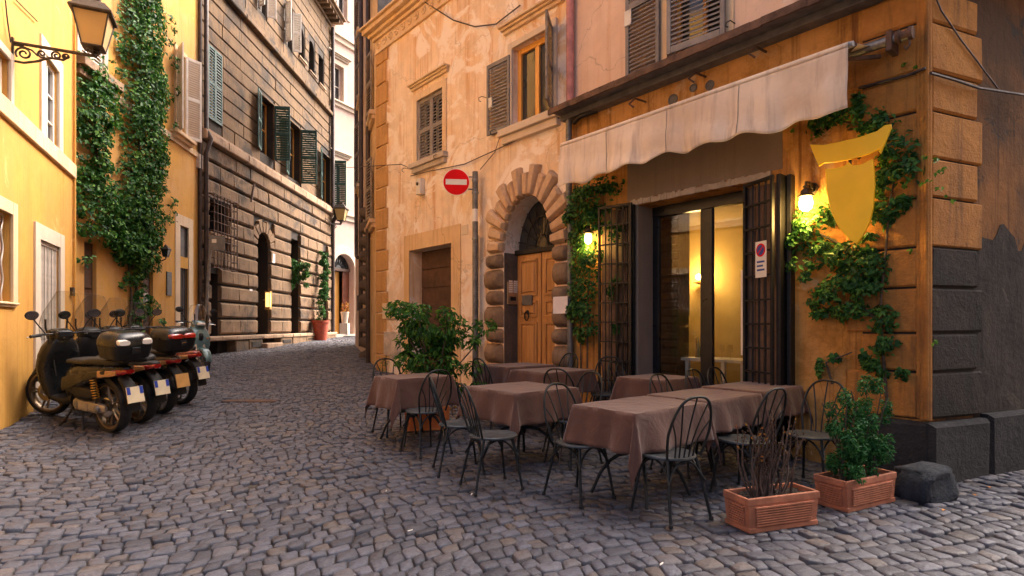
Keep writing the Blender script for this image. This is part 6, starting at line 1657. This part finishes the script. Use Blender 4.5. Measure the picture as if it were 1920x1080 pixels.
def blob_points(fac, blobs, dens, w0, w1):
    """blobs = (px, py, rx, ry, thickness) measured on the facade; returns local points and outward normals"""
    P, Nn = [], []
    for (px, py, rx, ry, th) in blobs:
        u0, z0 = fac.uz(px, py, w0); du = abs(fac.uz(px + rx, py, w0)[0] - fac.uz(px - rx, py, w0)[0]) / 2; dz = abs(fac.uz(px, py + ry, w0)[1] - fac.uz(px, py - ry, w0)[1]) / 2
        n = int(dens * du * dz * math.pi) + 3
        nsub = max(2, n // 28)
        cx = RNG.normal(0, .55, (nsub, 2))
        k = RNG.integers(0, nsub, n)
        a = cx[k] + RNG.normal(0, .30, (n, 2))
        rr = np.linalg.norm(a, axis=1); bad = rr > 1.4; a[bad] *= (RNG.uniform(.5, 1.4, bad.sum()) / rr[bad])[:, None]
        bulge = np.sqrt(np.clip(1.25 - (a ** 2).sum(1), .05, None))
        w = w0 + th * bulge * RNG.uniform(.15, 1, n) ** .6
        P.append(np.stack([u0 + a[:, 0] * du, w, z0 + a[:, 1] * dz], 1))
        Nn.append(np.stack([a[:, 0] * .7, np.full(n, .9), .55 + a[:, 1] * .4], 1) + RNG.normal(0, .45, (n, 3)))
    return np.concatenate(P), np.concatenate(Nn)
def stem(fac, pts, r, parent, name='stem', w=.05):
    q = []
    for i, (x, y) in enumerate(pts):
        u_, z_ = fac.uz(x, y, w); q.append((u_ + random.uniform(-.01, .01), w + random.uniform(-.015, .02), z_))
    rr = [r * (1 - .6 * i / max(1, len(q) - 1)) for i in range(len(q))]
    MB().tube(q, rr, 6).build(name, 'bark', parent, smooth=60)
# big creeper on the yellow house
cre = tag(empty('wall_creeper', fY2.M), 'tall dark green creeper with two arms covering the yellow house', 'creeper')
bl = []
for y in range(-40, 480, 16):
    xl, xr = (228, 292) if y < 120 else (230, 298) if y < 345 else (212, 292)
    xm = (xl + xr) / 2 + 5 * math.sin(y * .05); bl.append((xm, y, (xr - xl) / 2, 26, .38))
for y in range(145, 450, 16):
    xl, xr = 136 + max(0, (200 - y) * .12), 214 if y < 215 else 198 if y < 345 else 222
    if 240 < y < 345: xl = 146
    if y > 340: xl = 140 + (y - 340) * .12
    bl.append(((xl + xr) / 2, y, (xr - xl) / 2, 22, .30))
for y in range(440, 500, 14): bl.append((250 + (y - 440) * .2, y, 34, 18, .25))
for y in range(500, 640, 16): bl.append((258 + 10 * math.sin(y * .08), y, 20 - (y - 500) * .05, 14, .14))
p, nn = blob_points(fY2, bl, 430, .03, .4)
keep = RNG.uniform(size=len(p)) < .95
leaf_mesh(p[keep], nn[keep], RNG.uniform(.05, .135, keep.sum()), 'ivy_leaf', 'foliage', cre, .62, .14, .35)
bl2 = [(RNG.uniform(285, 322), y, 10, 10, .18) for y in range(20, 470, 18)] + [(x, 130 + RNG.uniform(-12, 8), 8, 8, .2) for x in range(140, 215, 12)] + [(140 + RNG.uniform(-8, 6), y, 7, 8, .15) for y in range(180, 440, 22)] + [(160, 480, 14, 16, .12), (300, 610, 10, 12, .1), (286, 580, 14, 14, .1)]
p, nn = blob_points(fY2, bl2, 240, .03, .3); leaf_mesh(p, nn, RNG.uniform(.06, .115, len(p)), 'vine_leaf', 'loose_sprays', cre, .6, .14, .35)
random.seed(4)
for pts in (((252, 660), (250, 600), (256, 540), (252, 480), (258, 400), (262, 250), (262, 100), (262, 10)), ((262, 655), (264, 590), (252, 520), (240, 450), (190, 420), (175, 330), (180, 200)), ((240, 650), (246, 560), (240, 480)), ((205, 440), (172, 245), (162, 215))): stem(fY2, pts, .035, cre, 'stem', .05)
# creeper round the shield
vi = tag(empty('shield_creeper', fR.M), 'glossy creeper climbing the ochre corner around the yellow shield', 'creeper')
bl = [(1562, 228, 42, 14, .2), (1605, 224, 40, 18, .2), (1612, 195, 18, 22, .12), (1655, 250, 30, 30, .2), (1685, 285, 32, 28, .22), (1693, 325, 34, 26, .2), (1660, 345, 28, 22, .2), (1665, 385, 32, 20, .2), (1645, 410, 24, 22, .18),
      (1520, 425, 34, 40, .10), (1492, 455, 16, 22, .1), (1505, 500, 26, 18, .12), (1545, 470, 26, 22, .1), (1590, 480, 38, 24, .2), (1625, 505, 36, 30, .22), (1590, 535, 44, 24, .2), (1560, 560, 40, 18, .16), (1540, 595, 22, 12, .12), (1635, 550, 32, 26, .2), (1600, 580, 34, 20, .18), (1655, 600, 22, 24, .16), (1655, 645, 26, 20, .16), (1648, 680, 26, 22, .16), (1625, 665, 16, 20, .14), (1548, 690, 12, 22, .1), (1560, 675, 12, 10, .1), (1690, 700, 10, 20, .1), (1510, 520, 14, 10, .1), (1630, 460, 20, 16, .16), (1695, 385, 22, 14, .14)]
p, nn = blob_points(fR, bl, 2900, .03, .3); leaf_mesh(p, nn, RNG.uniform(.042, .088, len(p)), 'vine_leaf', 'foliage', vi, .5, .16, .5)
bl = [(1735, 345, 8, 6, .05), (1752, 355, 10, 7, .05), (1775, 375, 8, 6, .05), (1720, 130, 6, 5, .05), (1700, 122, 8, 5, .05), (1750, 318, 12, 10, .08), (1737, 300, 10, 12, .08), (1705, 350, 14, 12, .1), (1490, 240, 8, 6, .06), (1520, 255, 14, 6, .06), (1705, 470, 5, 5, .04), (1750, 640, 6, 5, .04), (1530, 505, 8, 8, .06)]
p, nn = blob_points(fR, [b for b in bl if b[0] < 1730], 900, .05, .2); leaf_mesh(p, nn, RNG.uniform(.035, .06, len(p)), 'fresh_leaf', 'loose_sprays', vi, .5, .16, .5)
p, nn = blob_points(fS, [b for b in bl if b[0] >= 1730], 600, .08, .2); Mx = np.array(fR.M.inverted() @ fS.M); p = p @ Mx[:3, :3].T + Mx[:3, 3]; leaf_mesh(p, nn, RNG.uniform(.035, .06, len(p)), 'fresh_leaf', 'loose_sprays', vi, .5, .16, .5)
for pts in (((1668, 850), (1660, 740), (1655, 650), (1650, 560), (1660, 470), (1668, 380), (1685, 300), (1640, 240), (1580, 228)), ((1655, 610), (1600, 560), (1540, 600)), ((1655, 520), (1600, 470), (1540, 440), (1500, 430)), ((1560, 720), (1552, 680), (1600, 660))): stem(fR, pts, .016, vi, 'stem', .07)
lv = tag(empty('door_creeper', fR.M), 'green creeper hanging between the stone arch and the iron grille', 'creeper')
bl = [(1120, 352, 38, 14, .2), (1105, 375, 36, 20, .24), (1090, 405, 26, 22, .22), (1115, 415, 26, 22, .2), (1097, 445, 26, 24, .16), (1098, 490, 26, 30, .2), (1096, 540, 24, 30, .2), (1094, 585, 24, 28, .2), (1100, 622, 20, 16, .14), (1075, 408, 14, 12, .14), (1140, 360, 20, 14, .15), (1150, 440, 16, 14, .06), (1152, 540, 12, 18, .06), (1150, 610, 10, 14, .05)]
p, nn = blob_points(fR, bl, 2000, .06, .3); leaf_mesh(p, nn, RNG.uniform(.045, .085, len(p)), 'vine_leaf', 'foliage', lv, .55, .16, .5)
for pts in (((1088, 700), (1090, 600), (1095, 500), (1092, 400), (1130, 350)), ((1100, 690), (1104, 560), (1110, 420))): stem(fR, pts, .014, lv, 'stem', .08)

# ------------------------------------------------------------------ free-standing plants
def bush(name, loc, label, cat, clumps, mat, leaf, dens, stems, parent_kind=None, aspect=.5, droop=.2, fold=.15, barkr=.012, extra=None, group=None):
    o = tag(empty(name, None, loc), label, cat, group); P, Nn, D = [], [], []
    for (x, y, z, rx, ry, rz) in clumps:
        n = int(dens * (rx * ry * rz) ** .667)
        v = RNG.normal(size=(n, 3)); v /= np.linalg.norm(v, axis=1, keepdims=True); r_ = RNG.uniform(.25, 1, n) ** .5
        q = v * r_[:, None]; P.append(np.stack([x + q[:, 0] * rx, y + q[:, 1] * ry, z + q[:, 2] * rz], 1)); Nn.append(v * .6 + np.array([0, -.1, .7]) + RNG.normal(0, .45, (n, 3))); D.append(v)
    P = np.concatenate(P); leaf_mesh(P, np.concatenate(Nn), RNG.uniform(leaf * .7, leaf * 1.3, len(P)), mat, 'foliage', o, aspect, fold, droop, np.concatenate(D))
    for s in stems: MB().tube(s, [barkr * (1 - .6 * i / (len(s) - 1)) for i in range(len(s))], 6).build('stem', 'bark', o, smooth=60)
    return o
# leafy bush in the orange planter
bx_, by_, bz_ = PLC; top = bz_ + .27
st = []; cl = []; random.seed(8)
for k in range(12):
    an = random.uniform(0, 6.28); rr = random.uniform(.12, .58); hh = random.uniform(.62, 1.18)
    e = (rr * math.cos(an) * 1.15 + .02, rr * math.sin(an) * .6, hh + .12)
    st.append([(random.uniform(-.08, .08), random.uniform(-.04, .04), 0), (e[0] * .35, e[1] * .35, hh * .5), (e[0] * .8, e[1] * .8, hh * .85), e])
    cl.append((e[0], e[1], e[2], .19, .16, .12)); cl.append((e[0] * .7, e[1] * .7, e[2] * .82, .17, .15, .11)); cl.append((e[0] * .8, e[1] * .5 - .05, e[2] * .48, .15, .12, .13)); cl.append((e[0] * .9, e[1] * .4, e[2] * .22, .14, .12, .12))
bush('leafy_bush', (bx_ + .1, by_ + .05, top), 'leafy green bush with long shiny leaves before the garage', 'bush', cl, 'bush_leaf', .095, 3200, st, aspect=.36, droop=.45)
cl = [(-.42 + .12 * k + random.uniform(-.03, .03), random.uniform(-.15, .1), .10 + random.uniform(0, .16), .10, .10, .13) for k in range(8)]
bush('low_greenery', (bx_ - .1, by_ + .15, top - .02), 'low bright green plants at the foot of the leafy bush', 'plant', cl, 'fresh_leaf', .055, 5200, [[(c[0], c[1], -.05), (c[0], c[1], c[2] + .08)] for c in cl], aspect=.3, barkr=.005)
cl = [(.20 + .09 * k, random.uniform(-.1, .1), .08 + random.uniform(-.05, .12), .08, .08, .13) for k in range(5)]
bush('autumn_plant', (bx_ + .12, by_ + .1, top - .05), 'small plant with orange autumn leaves beside the green bush', 'plant', cl, 'autumn_leaf', .05, 2200, [[(c[0], c[1], -.06), (c[0], c[1], c[2] + .1)] for c in cl], aspect=.4, barkr=.005)
# dense shrub in the right-hand planter
cl, st = [], []; random.seed(12)
for cx_, hgt, w in ((-.17, .66, .19), (.19, .74, .18), (.02, .56, .14)):
    for k in range(22):
        f = random.uniform(.08, 1); an = random.uniform(0, 6.28); rr = w * random.uniform(.3, 1) * (1 - .35 * f ** 3)
        cl.append((cx_ + rr * math.cos(an), rr * math.sin(an) * .8, hgt * f, .055, .05, .075))
    for k in range(6): an = random.uniform(0, 6.28); st.append([(cx_ + random.uniform(-.02, .02), random.uniform(-.02, .02), -.03), (cx_ + .04 * math.cos(an), .04 * math.sin(an), hgt * .4), (cx_ + w * .8 * math.cos(an), w * .7 * math.sin(an), hgt * .9)])
o = bush('green_shrub', (PLB[0], PLB[1], PLB[2] + .20), 'dense fine leaved green shrub in the right planter', 'shrub', cl, 'pine_leaf', .034, 24000, st, aspect=.42, droop=-.1, barkr=.008); o.rotation_euler = (0, 0, aB)
# bare twigs in the front planter
tw = tag(empty('bare_twigs', None, (PLA[0], PLA[1], PLA[2] + .19), aA), 'bundle of brown twigs with a few orange leaves', 'plant'); random.seed(31); tips = []
for k in range(38):
    x0 = random.gauss(-.03, .07); y0 = random.gauss(0, .025); an = random.gauss(.25, .45); h_ = random.uniform(.28, .68); bow = random.uniform(-.06, .06)
    pts = [(x0 + math.sin(an) * h_ * .38 * f + bow * math.sin(math.pi * f), y0 + random.gauss(0, .012) + .05 * f * math.cos(k), h_ * f) for f in (0, .25, .5, .75, 1)]
    MB().tube(pts, [.009, .008, .007, .005, .003], 5).build('twig', 'twig', tw, smooth=60); tips.append(pts[-1]); tips.append(pts[3])
q = np.array([tips[i] for i in RNG.choice(len(tips), 26)]) + RNG.normal(0, .015, (26, 3))
q2 = np.array([tips[i] for i in RNG.choice(len(tips), 260)]) * np.array([1, 1, .8]) + RNG.normal(0, .03, (260, 3)); leaf_mesh(q2, RNG.normal(size=(260, 3)), RNG.uniform(.015, .035, 260), 'dry_leaf', 'withered_leaves', tw, .5, .2, .5)
leaf_mesh(q, RNG.normal(size=(26, 3)), RNG.uniform(.02, .04, 26), 'autumn_leaf', 'dry_leaves', tw, .5, .2, .5)
# green on the palazzo
def wall_tuft(name, fac, px, py, w, rx, rz, lab, mat='vine_leaf', n=3400, leaf=.13):
    u_, z_ = fac.uz(px, py, w); P_ = fac.M @ Vector((u_, w, z_))
    cl = [(random.uniform(-rx, rx) * .8, random.uniform(-.1, .14), random.uniform(-rz, rz) * .95, random.uniform(.08, .2), .16, random.uniform(.08, .2)) for k in range(18)]
    return bush(name, tuple(P_), lab, 'plant', cl, mat, leaf, n, [[(0, -.2, -rz), (0, 0, 0), (.05, .05, rz * .7)]], aspect=.4, droop=.5)
random.seed(3)
wall_tuft('niche_shrub', fD, 558, 515, .25, .45, .55, 'green shrub sprouting from the palazzo niche')
wall_tuft('climbing_plant', fD, 606, 500, .35, .22, .95, 'climbing plant on the far end of palazzo above a red pot', n=2600)
wall_tuft('potted_climber', fD, 604, 575, .45, .20, .85, 'trailing greenery growing up from the red pot', n=2600)
pp_ = fD.world(fD.u(601, .5), .5); g_ = gh(pp_.x, pp_.y)
o = MB().lathe([(.001, 0), (.26, 0), (.34, .75), (.38, .77), (.38, .86), (.32, .86), (.30, .78), (.001, .78)], (0, 0, 0), 20).build('flower_pot', 'red_pot', None, smooth=40); o.location = (pp_.x, pp_.y, g_); tag(o, 'tall red flower pot at far end of the palazzo', 'pot')
pd_ = fE.M @ Vector((split + .35, .15, 0)); g_ = gh(pd_.x, pd_.y) + .12
o = MB().lathe([(.001, 0), (.14, 0), (.2, .5), (.22, .5), (.22, .56), (.17, .56), (.001, .5)], (0, 0, 0), 16).build('door_pot', 'trim_pale', None, smooth=40); o.location = (pd_.x, pd_.y, g_ + .55); tag(o, 'pale pot beside the pink house door', 'pot')
o.scale = (1, 1, 1)
bs = tag(MB().box(-.2, .2, -.2, .2, 0, .55).build('pot_stand', 'travertine', None, bevel=.01), 'stone block under the pot beside the pink house door', 'stand'); bs.location = (pd_.x, pd_.y, g_ - .06)
bs.location.z = g_ - .002
bush('door_plant', (pd_.x, pd_.y, g_ + 1.1), 'small flowering plant in the pale pot by the pink house', 'plant', [(0, 0, .2, .25, .25, .25), (.1, 0, .35, .18, .18, .18)], 'autumn_leaf', .10, 900, [[(0, 0, -.1), (0, 0, .4)]])
# weeds at the quoined corner
wp = fA.world(fA.L - .45, .12)
bush('corner_weeds', (wp.x, wp.y, gh(wp.x, wp.y)), 'tuft of weeds at the foot of the quoined corner', 'plant', [(0, 0, .12, .10, .08, .14), (.06, 0, .24, .06, .06, .1)], 'fresh_leaf', .06, 2500, [[(0, 0, 0), (0, 0, .2)]], aspect=.25, droop=-.6)
wp = fA.world(au1 + .02, .25)
bush('door_weeds', (wp.x, wp.y, gh(wp.x, wp.y)), 'few small weeds at the foot of the arched door', 'plant', [(0, 0, .08, .08, .07, .09)], 'fresh_leaf', .05, 2000, [[(0, 0, 0), (0, 0, .12)]], aspect=.3, droop=-.5)
